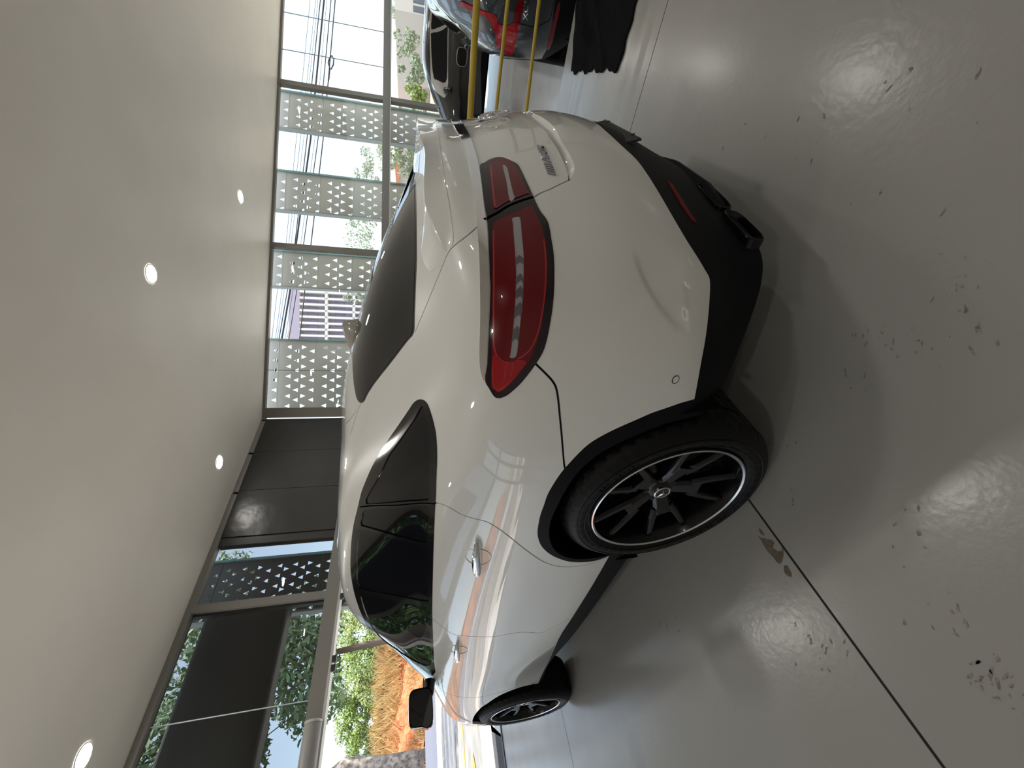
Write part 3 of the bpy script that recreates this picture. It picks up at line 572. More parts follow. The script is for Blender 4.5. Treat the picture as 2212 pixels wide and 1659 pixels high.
wing_mirror(1, coupe); wing_mirror(-1, coupe)
# door handles: chrome bar over a round recess
def handle(p0, p1, name='door_handle', parent=None):
    a = P3(*p0); b = P3(*p1)
    for sx in (1, -1):
        m = MB(); pts = []; n = 14; nrm = Vector(L.N(*L.px(*p0)))
        for i in range(n+1):
            t = i/n; p = a.lerp(b, t); q, nn = surf(p); lift = .004+.034*math.sin(math.pi*min(1, max(0, t)))**.45
            pts.append((q+nn*lift)); 
        vv = []; K = 10
        for i, p in enumerate(pts):
            t = i/n; hh = .016*(.45+.55*math.sin(math.pi*t)**.5); th = .008
            for k in range(K):
                an = 2*math.pi*k/K; q = p+Vector((0, 0, 1))*hh*math.sin(an)+nrm*th*math.cos(an); vv.append((q.x*sx, q.y, q.z))
        ff = [(i*K+k, i*K+(k+1) % K, (i+1)*K+(k+1) % K, (i+1)*K+k) for i in range(n) for k in range(K)]+[tuple(range(K)), tuple(n*K+k for k in range(K))]
        m.add(vv, ff); m.build(name, chrome, parent[0 if sx == 1 else 1], True, 'chrome door handle')
        # recess cup
        c = (a+b)/2; q, nn = surf(c); r = .052; cup = MB(); vv = []; ff = []
        t1 = Vector((0, 1, 0)); t1 = (t1-nn*t1.dot(nn)).normalized(); t2 = nn.cross(t1)
        R_ = [1.0, .93, .8, .6, .35, 0.0]; D_ = [.0012, .0015, -.004, -.011, -.016, -.018]
        for i, (rr, dd) in enumerate(zip(R_, D_)):
            for k in range(36):
                an = 2*math.pi*k/36; pp = q+t1*r*1.12*rr*math.cos(an)+t2*r*.92*rr*math.sin(an); s_, ns = surf(pp); pp = s_+ns*(.0022+0*dd); vv.append((pp.x*sx, pp.y, pp.z))
        # only the outer rolled edge is drawn as a ring
        for i in range(2):
            for k in range(36): ff.append((i*36+k, i*36+(k+1) % 36, (i+1)*36+(k+1) % 36, (i+1)*36+k))
        ring_v = []
        for k in range(37):
            an = 2*math.pi*k/36; pp = q+t1*r*1.12*math.cos(an)+t2*r*.92*math.sin(an); s_, ns = surf(pp); s_ = s_+ns*.0005; ring_v.append((s_.x*sx, s_.y, s_.z))
        cup = MB(); cup.tube(ring_v, .0022, 6); cup.build('handle_recess_rim', paint, parent[0 if sx == 1 else 1], True)
handle((1031, 1166), (1034, 1236), parent=(part[('rear_door', 0)], part[('rear_door', 1)]))
handle((989, 1384), (990, 1421), parent=(part[('front_door', 0)], part[('front_door', 1)]))
# star badge on the tailgate
def star_badge(R=.052):
    c, nn = surf((0, -.968, 1.012)); nn = Vector((0, nn.y, nn.z)).normalized(); c = c+nn*.012; ax = Vector((1, 0, 0)); up = nn.cross(ax); up = up if up.z > 0 else -up
    m = MB(); ring = [c+ax*R*math.cos(a)+up*R*math.sin(a) for a in np.linspace(0, 2*math.pi, 49)]; m.tube(ring, .0042, 8)
    for k in range(3):
        a = math.radians(90+120*k); d = ax*math.cos(a)+up*math.sin(a); s = ax*-math.sin(a)+up*math.cos(a)
        m.add([c+s*.006, c-s*.006, c+d*R, c+nn*.009, c-nn*.002], [(0, 3, 2), (3, 1, 2), (1, 4, 2), (4, 0, 2), (0, 1, 3), (1, 0, 4)])
    for k in range(3):
        a = math.radians(30+120*k); d = ax*math.cos(a)+up*math.sin(a); m.tube([c-nn*.012+d*.006, c+d*.008], .004, 6)
    m.build('star_badge', chrome, part[('tailgate', 2)], True)
star_badge()
# lettering on the tailgate
def flat_on(p0px, p1px, s, size_h, shear=0, depth=.005, bold=0, parent=None, name='letter_badge', matl=chrome, stripes=True, L=None):
    L = L or globals()['L']; a = P3(*p0px, L=L); b = P3(*p1px, L=L); u0, v0 = L.px(*p0px); nn = Vector(L.N(u0, v0)); d = (b-a); Ln = d.length; d.normalize(); up = nn.cross(d); up = up if up.z > 0 else -up
    m = MB()
    c = bpy.data.curves.new('t', 'FONT'); c.body = s; c.size = 1; o = bpy.data.objects.new('t', c); me = bpy.data.meshes.new_from_object(o); xs = [p.co.x for p in me.vertices]; ys = [p.co.y for p in me.vertices]
    w, h = max(xs)-min(xs), max(ys)-min(ys); x0 = min(xs); y0 = min(ys); bpy.data.objects.remove(o); bpy.data.curves.remove(c); bpy.data.meshes.remove(me)
    st = .40 if stripes else 0
    def TT(p):
        fx = (p.x-x0)/w; fy = (p.y-y0)/h; q = a+d*(Ln*(st+(1-st)*fx)+shear*fy*size_h)+up*(fy*size_h); q, n2 = surf(q, 0, L); return q+n2*(.0025+p.z*depth/.004)
    text_mb(m, s, 1, TT, .004, bold=bold)
    if stripes:
        for k in range(5):
            x_0 = Ln*(.01+.072*k); pts = []
            for (dx, fy) in ((0, 0), (Ln*.055, 0), (Ln*.055, 1), (0, 1)):
                q = a+d*(x_0+dx+shear*fy*size_h)+up*(fy*size_h); q, n2 = surf(q); pts.append((q, n2))
            m.add([q+n2*.0005 for q, n2 in pts]+[q+n2*depth for q, n2 in pts], [(4, 5, 6, 7), (0, 1, 5, 4), (1, 2, 6, 5), (2, 3, 7, 6), (3, 0, 4, 7)])
    m.build(name, matl, parent, False)
flat_on((1201, 381), (1176, 319), 'AMG', .021, .55, bold=.02, parent=part[('tailgate', 2)], matl=mat('dark chrome letters', (.35, .35, .37), .12, metal=1))
# roof antenna fin
fin = MB()
def fin_ring(x, z, w, n=10): return None
base = [(.075, .0), (.055, .012), (.0, .021), (-.06, .024), (-.095, .017), (-.105, 0)]
vv = []
lv = [(0, 1, 0), (.018, .9, -.008), (.040, .62, -.030), (.062, .38, -.052), (.074, .16, -.070)]
c0, n0 = surf((0, -.035, 1.565)); pr = [(t, w) for t, w in base]; loop = pr+[(t, -w) for t, w in pr[-2:0:-1]]
for (h, s, sh) in lv:
    for t, w in loop: vv.append((w*s, c0.y+t*s*1.0+sh, c0.z-.012+h+(t*s+sh)*.30))
K = len(loop); ff = [(i*K+k, i*K+(k+1) % K, (i+1)*K+(k+1) % K, (i+1)*K+k) for i in range(len(lv)-1) for k in range(K)]+[tuple((len(lv)-1)*K+k for k in range(K))]
fin.add(vv, ff); fin.build('roof_antenna', mat('antenna paint', (.42, .40, .36), .3, coat=1), coupe, True, 'shark fin roof antenna', angle=50)
# tail spoiler: crest and rear face
def spoiler():
    crest = L.trace([(965, 542), (960, 526), (948, 475), (940, 423), (937.5, 352), (929, 320), (921, 296), ('uv', .15, 9.14), ('uv', 0, 9.15)], False, 4)
    low = L.trace([(978, 530), (979.5, 509), (974, 464), (964, 402.5), (953.7, 341), (948, 300), (944, 280), ('uv', .15, 8.54), ('uv', 0, 8.54)], False, 4)
    n = 60
    def rs(a):
        q = L.S(a[:, 0], a[:, 1]); d = np.r_[0, np.cumsum(np.linalg.norm(np.diff(q, axis=0), axis=1))]; t = np.linspace(0, d[-1], n); return np.stack([np.interp(t, d, a[:, k]) for k in (0, 1)], 1)
    A = rs(crest); B_ = rs(low); vv = []; ff = []
    for i in range(n):
        t = i/(n-1); k = min(1, t*5)**.7; pc = L.S(*A[i]); nc = L.N(*A[i]); pl = L.S(*B_[i]); nl = L.N(*B_[i])
        fu = A[i]+(A[i]-B_[i])*1.6; fu[0] = max(fu[0], 0); pf = L.S(*fu); nf = L.N(*fu); h = .034*k
        m1 = (pf+pc)/2; vv += [pf-nf*.004, pf+nf*.0012, (pf*.5+pc*.5)+nf*(.001+h*.42), pc*.8+pf*.2+nc*(h*.8), pc+nc*(h), pc+nc*(h-.0025)+(pl-pc)*.10, pc*.3+pl*.7+nl*(.004*k+.0012), pl+nl*.0015, pl-nl*.004]
    K = 9; ff = [(i*K+k, i*K+k+1, (i+1)*K+k+1, (i+1)*K+k) for i in range(n-1) for k in range(K-1)]+[tuple(range(K))]
    m = len(vv); vv += [q*np.array([-1, 1, 1]) for q in vv]; ff += [tuple(q+m for q in f[::-1]) for f in ff]
    o = mesh_obj('tail_spoiler', vv, ff, paint, coupe, True)
    o.data.set_sharp_from_angle(angle=math.radians(50))
spoiler()
# parking sensors, reflectors, lower rear bumper, exhausts and number plate
for sx in (1, -1):
    q, nn = surf(P3(1459, 820)); s = MB()
    ax = Vector((0, 0, 1)).cross(nn).normalized(); up = nn.cross(ax)
    ring = [q+nn*.0008+ax*.0115*math.cos(a)+up*.0115*math.sin(a) for a in np.linspace(0, 2*math.pi, 25)]; s.tube([(p.x*sx, p.y, p.z) for p in ring], .0012, 5, m=1)
    disc = [q+nn*.0012+ax*.0105*math.cos(a)+up*.0105*math.sin(a) for a in np.linspace(0, 2*math.pi, 25)[:-1]]; s.add([(p.x*sx, p.y, p.z) for p in disc], [tuple(range(24))])
    s.build('parking_sensor', [paint, gap_m], part[('rear_bumper', 2)], False)
refl = T([(1440, 392), (1452, 400), (1470, 430), (1490, 462), (1503, 480), (1495, 478), (1476, 452), (1458, 422)], n=2)
for mir in (0, 1):
    Vp, _, Fp, *_q = delaunay_2d_cdt([Vector(p) for p in refl], [(i, (i+1) % len(refl)) for i in range(len(refl))], [tuple(range(len(refl)))], 1, 1e-6, False)
    Vp = np.array([tuple(p) for p in Vp]); Fp = [f for f in Fp if len(f) == 3]
    vv_, ff_, nn_ = patch(L, Vp, np.array(Fp), mir, .003, .004); mesh_obj('bumper_reflector', vv_, ff_, mat('reflector red', (.13, .006, .008), .5, spec=.15), part[('cladding', 2)], True, nn_)
for sx in (1, -1):
    for k, (w0, y0) in enumerate(((-.335, -.882), (-.535, -.848))):
        e = MB(); n = 40; loop = []
        for i in range(n):
            a = 2*math.pi*i/n; ex = abs(math.cos(a))**.55*math.copysign(1, math.cos(a)); ez = abs(math.sin(a))**.55*math.copysign(1, math.sin(a)); loop.append((ex, ez))
        rad = [(1.0, 0), (1.0, -.01), (.94, -.014), (.88, -.008), (.86, .14)]
        ang = math.radians(-10); vv = []
        for s_, dy in [(1.0, .16)]+rad:
            for ex, ez in loop:
                x = ex*.092*s_; z = ez*.036*s_; vv.append((sx*(w0+x*math.cos(ang)), y0+dy+x*math.sin(ang)-.006, .268+z))
        ff = [(i*n+j, i*n+(j+1) % n, (i+1)*n+(j+1) % n, (i+1)*n+j) for i in range(5) for j in range(n)]
        e.add(vv, ff); e.build('exhaust_tip', mat('black chrome', (.03, .03, .032), .12, metal=.9), coupe, True, angle=40)
# diffuser blade and the dark plate holder standing on the bumper skirt
df = MB()
pts = [(-.64, -.80, .245), (-.5, -.85, .240), (-.25, -.92, .24), (0, -.94, .24)]
pts = pts+[(-x, y, z) for x, y, z in pts[-2::-1]]; vv = []
for x, y, z in pts: vv += [(x, y+.03, z+.05), (x, y-.004, z+.02), (x, y+.0, z-.004), (x, y+.06, z-.006)]
df.add(vv, [(i*4+k, i*4+(k+1) % 4, (i+1)*4+(k+1) % 4, (i+1)*4+k) for i in range(len(pts)-1) for k in range(4)]); df.build('diffuser_lip', plastic, coupe, True, angle=40)
pl = MB(); pl.box((-.24, -.004, -.055), (.24, .004, .055)); pl.box((-.235, -.007, -.050), (.235, -.003, -.044)); pl.box((-.235, -.007, .044), (.235, -.003, .050))
for xx in (-.17, .17): pl.lathe([(-.003, .007), (-.010, .006), (-.010, 0)], 12, c=(xx, 0, -.047), axis='Y')
plo = pl.build('number_plate', mat('black plate', (.018, .018, .018), .4), coupe, False, 'blank black plate holder with faint lettering', bevel=.0015)
plo.location = (.05, -.995, .556); plo.rotation_euler = (math.radians(-20), math.radians(6.4), 0)
tx = MB()
for k in range(7): tx.prism([(-.10+.026*k, -.018), (-.094+.026*k, -.018), (-.084+.026*k, .006), (-.09+.026*k, .006)], .0045, .0052, Matrix(((1, 0, 0, 0), (0, 0, -1, 0), (0, 1, 0, 0), (0, 0, 0, 1))))
tx.build('plate_lettering', mat('faint grey letters', (.075, .072, .07), .4), plo)
# ------------------------------------------------------------------ showroom shell
YF, CX, HC = 6.57, 6.24, 4.85
BD = np.array([.7300, -.6834, 0]); BN = np.array([.6834, .7300, 0]); BC = np.array([CX, YF, 0])      # angled rear glazing: direction, outward normal, corner
def back(s, off=0, z=0): p = BC+BD*s+BN*off; return (p[0], p[1], z)
def hit_back(px, py, off=0):
    d = ray(px, py); t = ((BC+BN*off-CAM)@BN)/(d@BN); P = CAM+d*t; return float((P-BC)@BD), float(P[2])
RB = Matrix(((BD[0], -BN[0]*-1, 0, 0), (BD[1], BN[1], 0, 0), (0, 0, 1, 0), (0, 0, 0, 1)))
def wall_box(mb, s0, s1, z0, z1, t0=-.05, t1=.05, m=0):
    v = [back(s, t, z) for s in (s0, s1) for t in (t0, t1) for z in (z0, z1)]
    mb.add(v, [(0, 1, 3, 2), (4, 6, 7, 5), (0, 4, 5, 1), (2, 3, 7, 6), (0, 2, 6, 4), (1, 5, 7, 3)], m)
# floor
floor_m = mat('grey epoxy floor', (.37, .36, .335), .3, coat=.35, coat_rough=.18)
def floor_nodes(m):
    N, Lk, B = nodes(m); tc = N.new('ShaderNodeTexCoord')
    n1 = N.new('ShaderNodeTexNoise'); n1.inputs['Scale'].default_value = .9; n1.inputs['Detail'].default_value = 5
    n2 = N.new('ShaderNodeTexNoise'); n2.inputs['Scale'].default_value = 7; n2.inputs['Detail'].default_value = 8; n2.inputs['Roughness'].default_value = .7
    for n in (n1, n2): Lk.new(tc.outputs['Object'], n.inputs[0])
    r1 = N.new('ShaderNodeValToRGB'); r1.color_ramp.elements[0].position = .35; r1.color_ramp.elements[1].position = .7
    r1.color_ramp.elements[0].color = (.29, .285, .27, 1); r1.color_ramp.elements[1].color = (.335, .33, .31, 1); Lk.new(n1.outputs[0], r1.inputs[0])
    r2 = N.new('ShaderNodeValToRGB'); r2.color_ramp.elements[0].position = .69; r2.color_ramp.elements[1].position = .80; Lk.new(n2.outputs[0], r2.inputs[0])
    mx = N.new('ShaderNodeMix'); mx.data_type = 'RGBA'; Lk.new(r2.outputs[0], mx.inputs[0]); Lk.new(r1.outputs[0], mx.inputs[6]); mx.inputs[7].default_value = (.17, .16, .145, 1)
    Lk.new(mx.outputs[2], B.inputs['Base Color'])
    n3 = N.new('ShaderNodeTexNoise'); n3.inputs['Scale'].default_value = 3; n3.inputs['Detail'].default_value = 6; Lk.new(tc.outputs['Object'], n3.inputs[0])
    mr = N.new('ShaderNodeMapRange'); mr.inputs[3].default_value = .22; mr.inputs[4].default_value = .42; Lk.new(n3.outputs[0], mr.inputs[0]); Lk.new(mr.outputs[0], B.inputs['Roughness'])
    n4 = N.new('ShaderNodeTexNoise'); n4.inputs['Scale'].default_value = 38; n4.inputs['Detail'].default_value = 4; Lk.new(tc.outputs['Object'], n4.inputs[0])
    bp = N.new('ShaderNodeBump'); bp.inputs['Strength'].default_value = .12; bp.inputs['Distance'].default_value = .006; Lk.new(n4.outputs[0], bp.inputs['Height']); Lk.new(bp.outputs[0], B.inputs['Normal'])
    Lk.new(bp.outputs[0], B.inputs['Coat Normal'])
floor_nodes(floor_m)
P_ = [(-7, -9), (19.2, -9), (19.2, -5.5), tuple(back(16.8)[:2]), (CX, YF), (-7, YF)]
def slab(name, poly, z0, z1, m):
    b = MB(); b.prism(poly, z0, z1); return struct(b.build(name, m))
XE = 2.70                                  # the floor drops half a metre beyond this edge
UP_ = [(-7, -9), (XE+.07, -9), (XE-.05, .5), (XE-.12, YF), (-7, YF)]; LOW = -.5
slab('floor', UP_, -.62, 0, floor_m)
low_m = mat('pale lower floor', (.6, .61, .62), .3, coat=.4, coat_rough=.12); noise_color(low_m, (.56, .56, .56), (.66, .67, .68), 3, 6); add_bump(low_m, 30, .1, .006)
slab('floor', [(XE-.02, -9), (19.2, -9), (19.2, -5.5), tuple(back(16.8)[:2]), (CX, YF), (XE-.2, YF)], LOW-.12, LOW, low_m)
joint_m = mat('floor joint', (.012, .011, .010), .9)
jn = [('y', .043, .0045, -7, 6), ('y', 3.26, .002, -7, 2.5), ('x', 1.02, .002, -9, 6.5), ('x', -2.2, .002, -9, 6.5), ('y', -3.17, .002, -7, 2.7)]
for k, (ax, c, w, a, b_) in enumerate(jn):
    j = MB(); lo, hi = ((a, c-w, -.001), (b_, c+w, .0006)) if ax == 'y' else ((c-w, a, -.001), (c+w, b_, .0006)); j.box(lo, hi)
    struct(j.build('trim_%d' % (k+1), joint_m))
# worn spots in the floor paint
stain_m = mat('bare screed under chipped paint', (.13, .105, .08), .75); noise_color(stain_m, (.10, .08, .06), (.17, .14, .11), 60)
def blob(mb, cx, cy, rx, ry, rot, n=26, rough=.35, z=.0007):
    pts = []; ph = [random.uniform(0, 6.28) for _ in range(5)]
    for i in range(n):
        a = 2*math.pi*i/n; r = 1+sum(rough/(k+1)*math.sin((k+2)*a+ph[k]) for k in range(5))*.8
        x = rx*r*math.cos(a); y = ry*r*math.sin(a); pts.append((cx+x*math.cos(rot)-y*math.sin(rot), cy+x*math.sin(rot)+y*math.cos(rot), z))
    mb.add(pts, [tuple(range(n))])
def floor_px(x, y): p = hit_plane(x, y, 2, 0); return p[0], p[1]
def scratch_poly(mb, pts, z=.0007): mb.add([(*floor_px(*p), z) for p in pts], [tuple(range(len(pts)))])
s1 = MB(); scratch_poly(s1, [(1637,1157),(1645,1162),(1652,1163),(1660,1165),(1668,1166),(1673,1172),(1670,1183),(1680,1191),(1688,1190),(1690,1181),(1693,1188),(1693,1200),(1690,1212),(1686,1219),(1678,1214),(1671,1204),(1660,1193),(1652,1182),(1646,1170)])
scratch_poly(s1, [(1640,1139),(1645,1146),(1652,1154),(1650,1157),(1643,1152),(1639,1145)]); 
tag(s1.build('floor_stain', stain_m), 'larger brown chip in the floor paint beside the thick joint', 'stain', 'chips in the floor paint')
s2 = MB(); scratch_poly(s2, [(1694,1222),(1701,1221),(1705,1229),(1711,1240),(1709,1247),(1700,1243),(1693,1234)])
tag(s2.build('floor_stain', stain_m), 'small brown chip in the floor paint, just below the larger one', 'stain', 'chips in the floor paint')
scuff_m = mat('scuff marks', (.10, .09, .075), .7); noise_color(scuff_m, (.13, .12, .105), (.30, .285, .26), 90)
sc = MB()
for (cx, cy, n, sp) in ((2130, 1450, 16, 42), (2190, 1500, 12, 30), (1900, 715, 12, 30), (1985, 770, 9, 30), (2075, 700, 9, 34), (1870, 820, 5, 30), (1435, 1330, 8, 16), (1440, 1350, 6, 10), (1700, 1080, 6, 14), (2030, 1320, 9, 30), (1950, 1170, 8, 40), (1770, 1410, 12, 28), (2060, 620, 10, 40), (1740, 250, 3, 60), (1900, 380, 6, 90), (1600, 300, 4, 60), (2020, 200, 5, 70), (1340, 1350, 5, 60), (1700, 960, 7, 50)):
    for _ in range(n):
        x, y = floor_px(min(2300, random.gauss(cx, sp)), random.gauss(cy, sp)); r = random.uniform(.0012, .0045); blob(sc, x, y, r*random.uniform(1, 3), r, random.gauss(2.1, .4), 9, .5, .0009)
tag(sc.build('floor_scuffs', scuff_m), 'scattered dark scuffs and specks on the grey floor', 'scuffs', kind='stuff')
# ceiling
ceil_m = mat('ceiling plaster', (.82, .75, .65), .45, coat=.0); noise_color(ceil_m, (.76, .705, .625), (.81, .755, .68), .5, 3)
add_bump(ceil_m, 1.1, .25, .05, 2)
slab('ceiling', P_, HC, HC+.15, ceil_m)
wall_m = mat('painted wall', (.78, .75, .69), .6)
def wall(name, a, b_, z0=-.6, z1=HC, t=.15, m=None):
    a = Vector((*a, 0)); b_ = Vector((*b_, 0)); d = (b_-a).normalized(); n = Vector((d.y, -d.x, 0))*t
    w = MB(); v = [a, b_, b_+n, a+n]; w.prism([(p.x, p.y) for p in v], z0, z1); return struct(w.build(name, m or wall_m))
wall('wall_rear', (-7, -9), (6.3, -9)); wall('wall_rear', (6.3, -9), (19.2, -9), z1=2.4); wall('wall_rear', (6.3, -9), (19.2, -9), z0=4.4); wall('wall_right', (19.2, -9), (19.2, -5.5)); 
wall('wall_left', (-7, 4.2), (-7, -9)); wall('wall_left', (-7, YF), (-7, 4.2), 4.3, HC); wall('wall_left', (-7, YF), (-7, 4.2), 0, .25)
frame_m = mat('bronze aluminium frame', (.20, .185, .165), .35, metal=.4)
beam_m = mat('grey painted beam', (.26, .245, .225), .4)
dark_m = mat('dark bronze frame', (.035, .033, .03), .4)
# thin glass that lets daylight through
def thin_glass(name, tint_c=(.93, .97, .95), refl=.9):
    m = bpy.data.materials.new(name); m.use_nodes = True; N = m.node_tree.nodes; Lk = m.node_tree.links; N.clear()
    o = N.new('ShaderNodeOutputMaterial'); mx = N.new('ShaderNodeMixShader'); tr = N.new('ShaderNodeBsdfTransparent'); gl = N.new('ShaderNodeBsdfGlossy'); fr = N.new('ShaderNodeFresnel')
    fr.inputs[0].default_value = 1.5; tr.inputs[0].default_value = (*tint_c, 1); gl.inputs['Roughness'].default_value = .0; gl.inputs[0].default_value = (refl, refl, refl, 1)
    Lk.new(fr.outputs[0], mx.inputs[0]); Lk.new(tr.outputs[0], mx.inputs[1]); Lk.new(gl.outputs[0], mx.inputs[2]); Lk.new(mx.outputs[0], o.inputs[0]); return m
clear_glass = thin_glass('clear window glass'); smoke_glass = thin_glass('tinted window glass', (.42, .45, .45))
def quad(name, pts, m, parent=None): return mesh_obj(name, pts, [(0, 1, 2, 3)], m, parent)
# angled rear glazing
S_MAX = 16.8
fb = MB(); wall_box(fb, 0.0, S_MAX, HC-.06, HC, -.06, .06); wall_box(fb, 0, S_MAX, LOW, LOW+.10, -.06, .06)
w1 = struct(fb.build('window_1', frame_m))
for (a, b_) in ((0.02, .26), (4.40, 4.53), (9.06, 9.19), (13.6, 13.73), (S_MAX-.1, S_MAX)):
    m_ = MB(); wall_box(m_, a, b_, LOW, HC, -.07, .07); o = m_.build('mullion', frame_m, w1)
m_ = MB(); wall_box(m_, 0.2, S_MAX, 1.92, 2.12, -.09, .07); m_.build('transom', frame_m, w1)
m_ = MB(); wall_box(m_, 0.2, S_MAX, 1.90, 1.925, -.13, .02); m_.build('transom_ledge', mat('pale ledge', (.5, .48, .45), .4), w1)
for a, b_ in ((.26, 4.40), (4.53, 9.06), (9.19, 13.6), (13.73, S_MAX-.1)):
    for z0, z1 in ((LOW+.10, 1.92), (2.12, HC-.06)): quad('pane', [back(a, .01, z0), back(b_, .01, z0), back(b_, .01, z1), back(a, .01, z1)], clear_glass, w1)
seam_m = mat('silicone seam', (.22, .24, .25), .5)
for (px, py) in ((613.5, 25.6), (609, 105.5), (640, 800)):
    s, z = hit_back(px, py); m_ = MB(); wall_box(m_, s-.006, s+.006, 2.12, HC-.06, -.005, .012); m_.build('glass_joint', seam_m, w1)
# front glazing
fw = MB(); fw.box((-7, YF-.06, HC-.10), (CX, YF+.08, HC)); w2 = struct(fw.build('window_2', beam_m))
b = MB(); b.box((-7, YF-.10, 2.54), (CX, YF+.12, 2.76)); struct(b.build('trim_20', beam_m))
b = MB(); b.box((-7, YF-.12, 2.50), (CX, YF+.10, 2.54)); struct(b.build('trim_21', mat('pale door track', (.62, .61, .6), .35)))
b = MB(); b.box((1.74, YF-.06, 2.76), (1.86, YF+.10, HC-.1)); b.build('mullion', beam_m, w2)
b = MB(); b.box((1.70, YF+.02, 2.76), (1.74, YF+.12, HC-.1)); b.build('mullion_rebate', dark_m, w2)
b = MB(); b.box((2.90, YF-.02, 2.76), (3.06, YF+.12, HC-.1)); b.build('mullion', dark_m, w2)
quad('pane', [(1.86, YF+.03, 2.76), (2.90, YF+.03, 2.76), (2.90, YF+.03, HC-.1), (1.86, YF+.03, HC-.1)], smoke_glass, w2)
quad('pane', [(-7, YF+.03, 2.76), (1.70, YF+.03, 2.76), (1.70, YF+.03, HC-.1), (-7, YF+.03, HC-.1)], smoke_glass, w2)
b = MB(); b.box((.30, YF+.02, 2.76), (.312, YF+.04, HC-.1)); b.build('glass_joint', mat('bright glass edge', (.6, .65, .68), .2), w2)
blk_panel = mat('black vinyl panel', (.028, .027, .027), .34); add_bump(blk_panel, 2.2, .35, .06, 3)
for k in range(3):
    x0 = 3.06+1.045*k; b = MB(); b.box((x0+.004, YF-.04, 2.77), (x0+1.041, YF+.08, HC-.02)); o = b.build('wall_panel', blk_panel)
    tag(o, ['black wavy wall panel nearest the tinted window', 'middle black wavy wall panel above the car roof', 'black wavy wall panel in the corner of the room'][k], 'panel', 'black panels above the beam')
    c = MB(); c.lathe([(-.03, .012), (.0, .012)], 10, c=(x0+.98, YF-.05, HC-.06), axis='Y'); c.box((x0+.955, YF-.06, HC-.10), (x0+1.0, YF-.04, HC-.02)); c.build('fixing_clip', dark_m, o)
wl = MB(); wl.box((4.3, YF-.05, LOW), (CX, YF+.1, 2.5)); struct(wl.build('wall_front', wall_m))
# door track hangers and the rounded door operator
for k, (px_, py_) in enumerate(((722, 1424), (719, 1444), (727, 1290))):
    p = hit_plane(px_, py_, 1, YF-.1); h = MB(); h.box((p[0]-.045, YF-.14, 2.44), (p[0]+.045, YF-.08, 2.505)); tag(h.build('track_clip', dark_m, bevel=.004), ['black door track clip, second from the rounded operator', 'black door track clip nearest the rounded operator', 'black door track clip closest to the car roof'][k], 'clip', 'clips under the door track')
op = MB(); n = 16
op.lathe([(-1.75, .0), (-1.75, .115), (-.045, .115), (-.02, .11), (0, .09), (0, 0)], 28, c=(0, 0, 0))
opo = op.build('door_operator', mat('grey door housing', (.36, .345, .33), .4), None, True, angle=40); opo.location = (.02, YF-.16, 2.635); tag(opo, 'long rounded grey housing fixed to the beam over the door', 'door operator')
rb = MB(); rb.lathe([(-.04, .118), (-.012, .118), (-.012, .10)], 28); rb.build('end_ring', mat('pale end ring', (.6, .59, .57), .4), opo, True)
th = MB(); th.box((-7, YF-.03, -.01), (XE-.13, YF+.05, .012)); struct(th.build('trim_22', dark_m))
# dark fascia (back of the sign) hung outside over the door
fs = MB(); fs.box((-5.8, 7.0, 3.44), (2.02, 7.35, 4.74)); fso = fs.build('sign_box', mat('dark sign back', (.03, .028, .026), .5), bevel=.05); tag(fso, 'long dark sign box seen from behind through the tinted glass', 'sign')
# left glazing (behind the camera, mirrored in the car's flank)
lf = MB(); 
for y in (4.25, 5.4, 6.5): lf.box((-7.06, y-.05, .25), (-6.94, y+.05, 4.3))
lf.box((-7.06, 4.2, 2.5), (-6.94, 6.5, 2.7)); w3 = struct(lf.build('window_3', frame_m))
quad('pane', [(-7, 4.2, .25), (-7, 6.5, .25), (-7, 6.5, 4.3), (-7, 4.2, 4.3)], clear_glass, w3)
rw = MB()  # unseen strip window added high in the rear wall for fill daylight
for x in (6.2, 10.6, 15, 19.1): rw.box((x, -9.06, 2.4), (x+.1, -8.94, 4.4))
w4 = struct(rw.build('fill_window', frame_m)); quad('pane', [(6.3, -9.02, 2.4), (19.2, -9.02, 2.4), (19.2, -9.02, 4.4), (6.3, -9.02, 4.4)], clear_glass, w4)
# perforated screens outside the glazing
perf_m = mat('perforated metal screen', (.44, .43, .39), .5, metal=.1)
rail_m = mat('screen rail', (.30, .31, .29), .5); fin_glass = mat('green glass edge', (.16, .30, .27), .15, alpha=.75)
def perf_sheet(w, h, pitch_x=.205, pitch_z=.303, size=.128, m_top=.06):
    """flat sheet with rows of triangular holes -> verts2d, faces"""
    pts = [(0, 0), (w, 0), (w, h), (0, h)]; E = [(0, 1), (1, 2), (2, 3), (3, 0)]; tris = []
    nr = int(h/pitch_z*1.16); k = 0
    r = 0; z = .025
    while z+size < h-.012:
        x = .07+(pitch_x*.5 if r % 2 else 0)
        while x+size*.6 < w-.02:
            up = (r % 3 != 1); c = (x, z+size/2); s = size/2
            t = [(c[0]-s*.86, c[1]-s), (c[0]+s*.86, c[1]-s), (c[0], c[1]+s)] if up else [(c[0]-s*.86, c[1]+s), (c[0], c[1]-s), (c[0]+s*.86, c[1]+s)]
            i = len(pts); pts += t; E += [(i, i+1), (i+1, i+2), (i+2, i)]; tris.append(t); x += pitch_x*1.28
        z += pitch_z*.62; r += 1
    Vv, _, Ff, *_r = delaunay_2d_cdt([Vector(p) for p in pts], E, [], 0, 1e-6, False)
    Vv = np.array([tuple(p) for p in Vv]); Ff = np.array([f for f in Ff]); C = Vv[Ff].mean(1); keep = np.ones(len(Ff), bool)
    for t in tris: keep &= ~inside(t, C)
    keep &= (C[:, 0] > 0) & (C[:, 0] < w) & (C[:, 1] > 0) & (C[:, 1] < h); return Vv, Ff[keep]
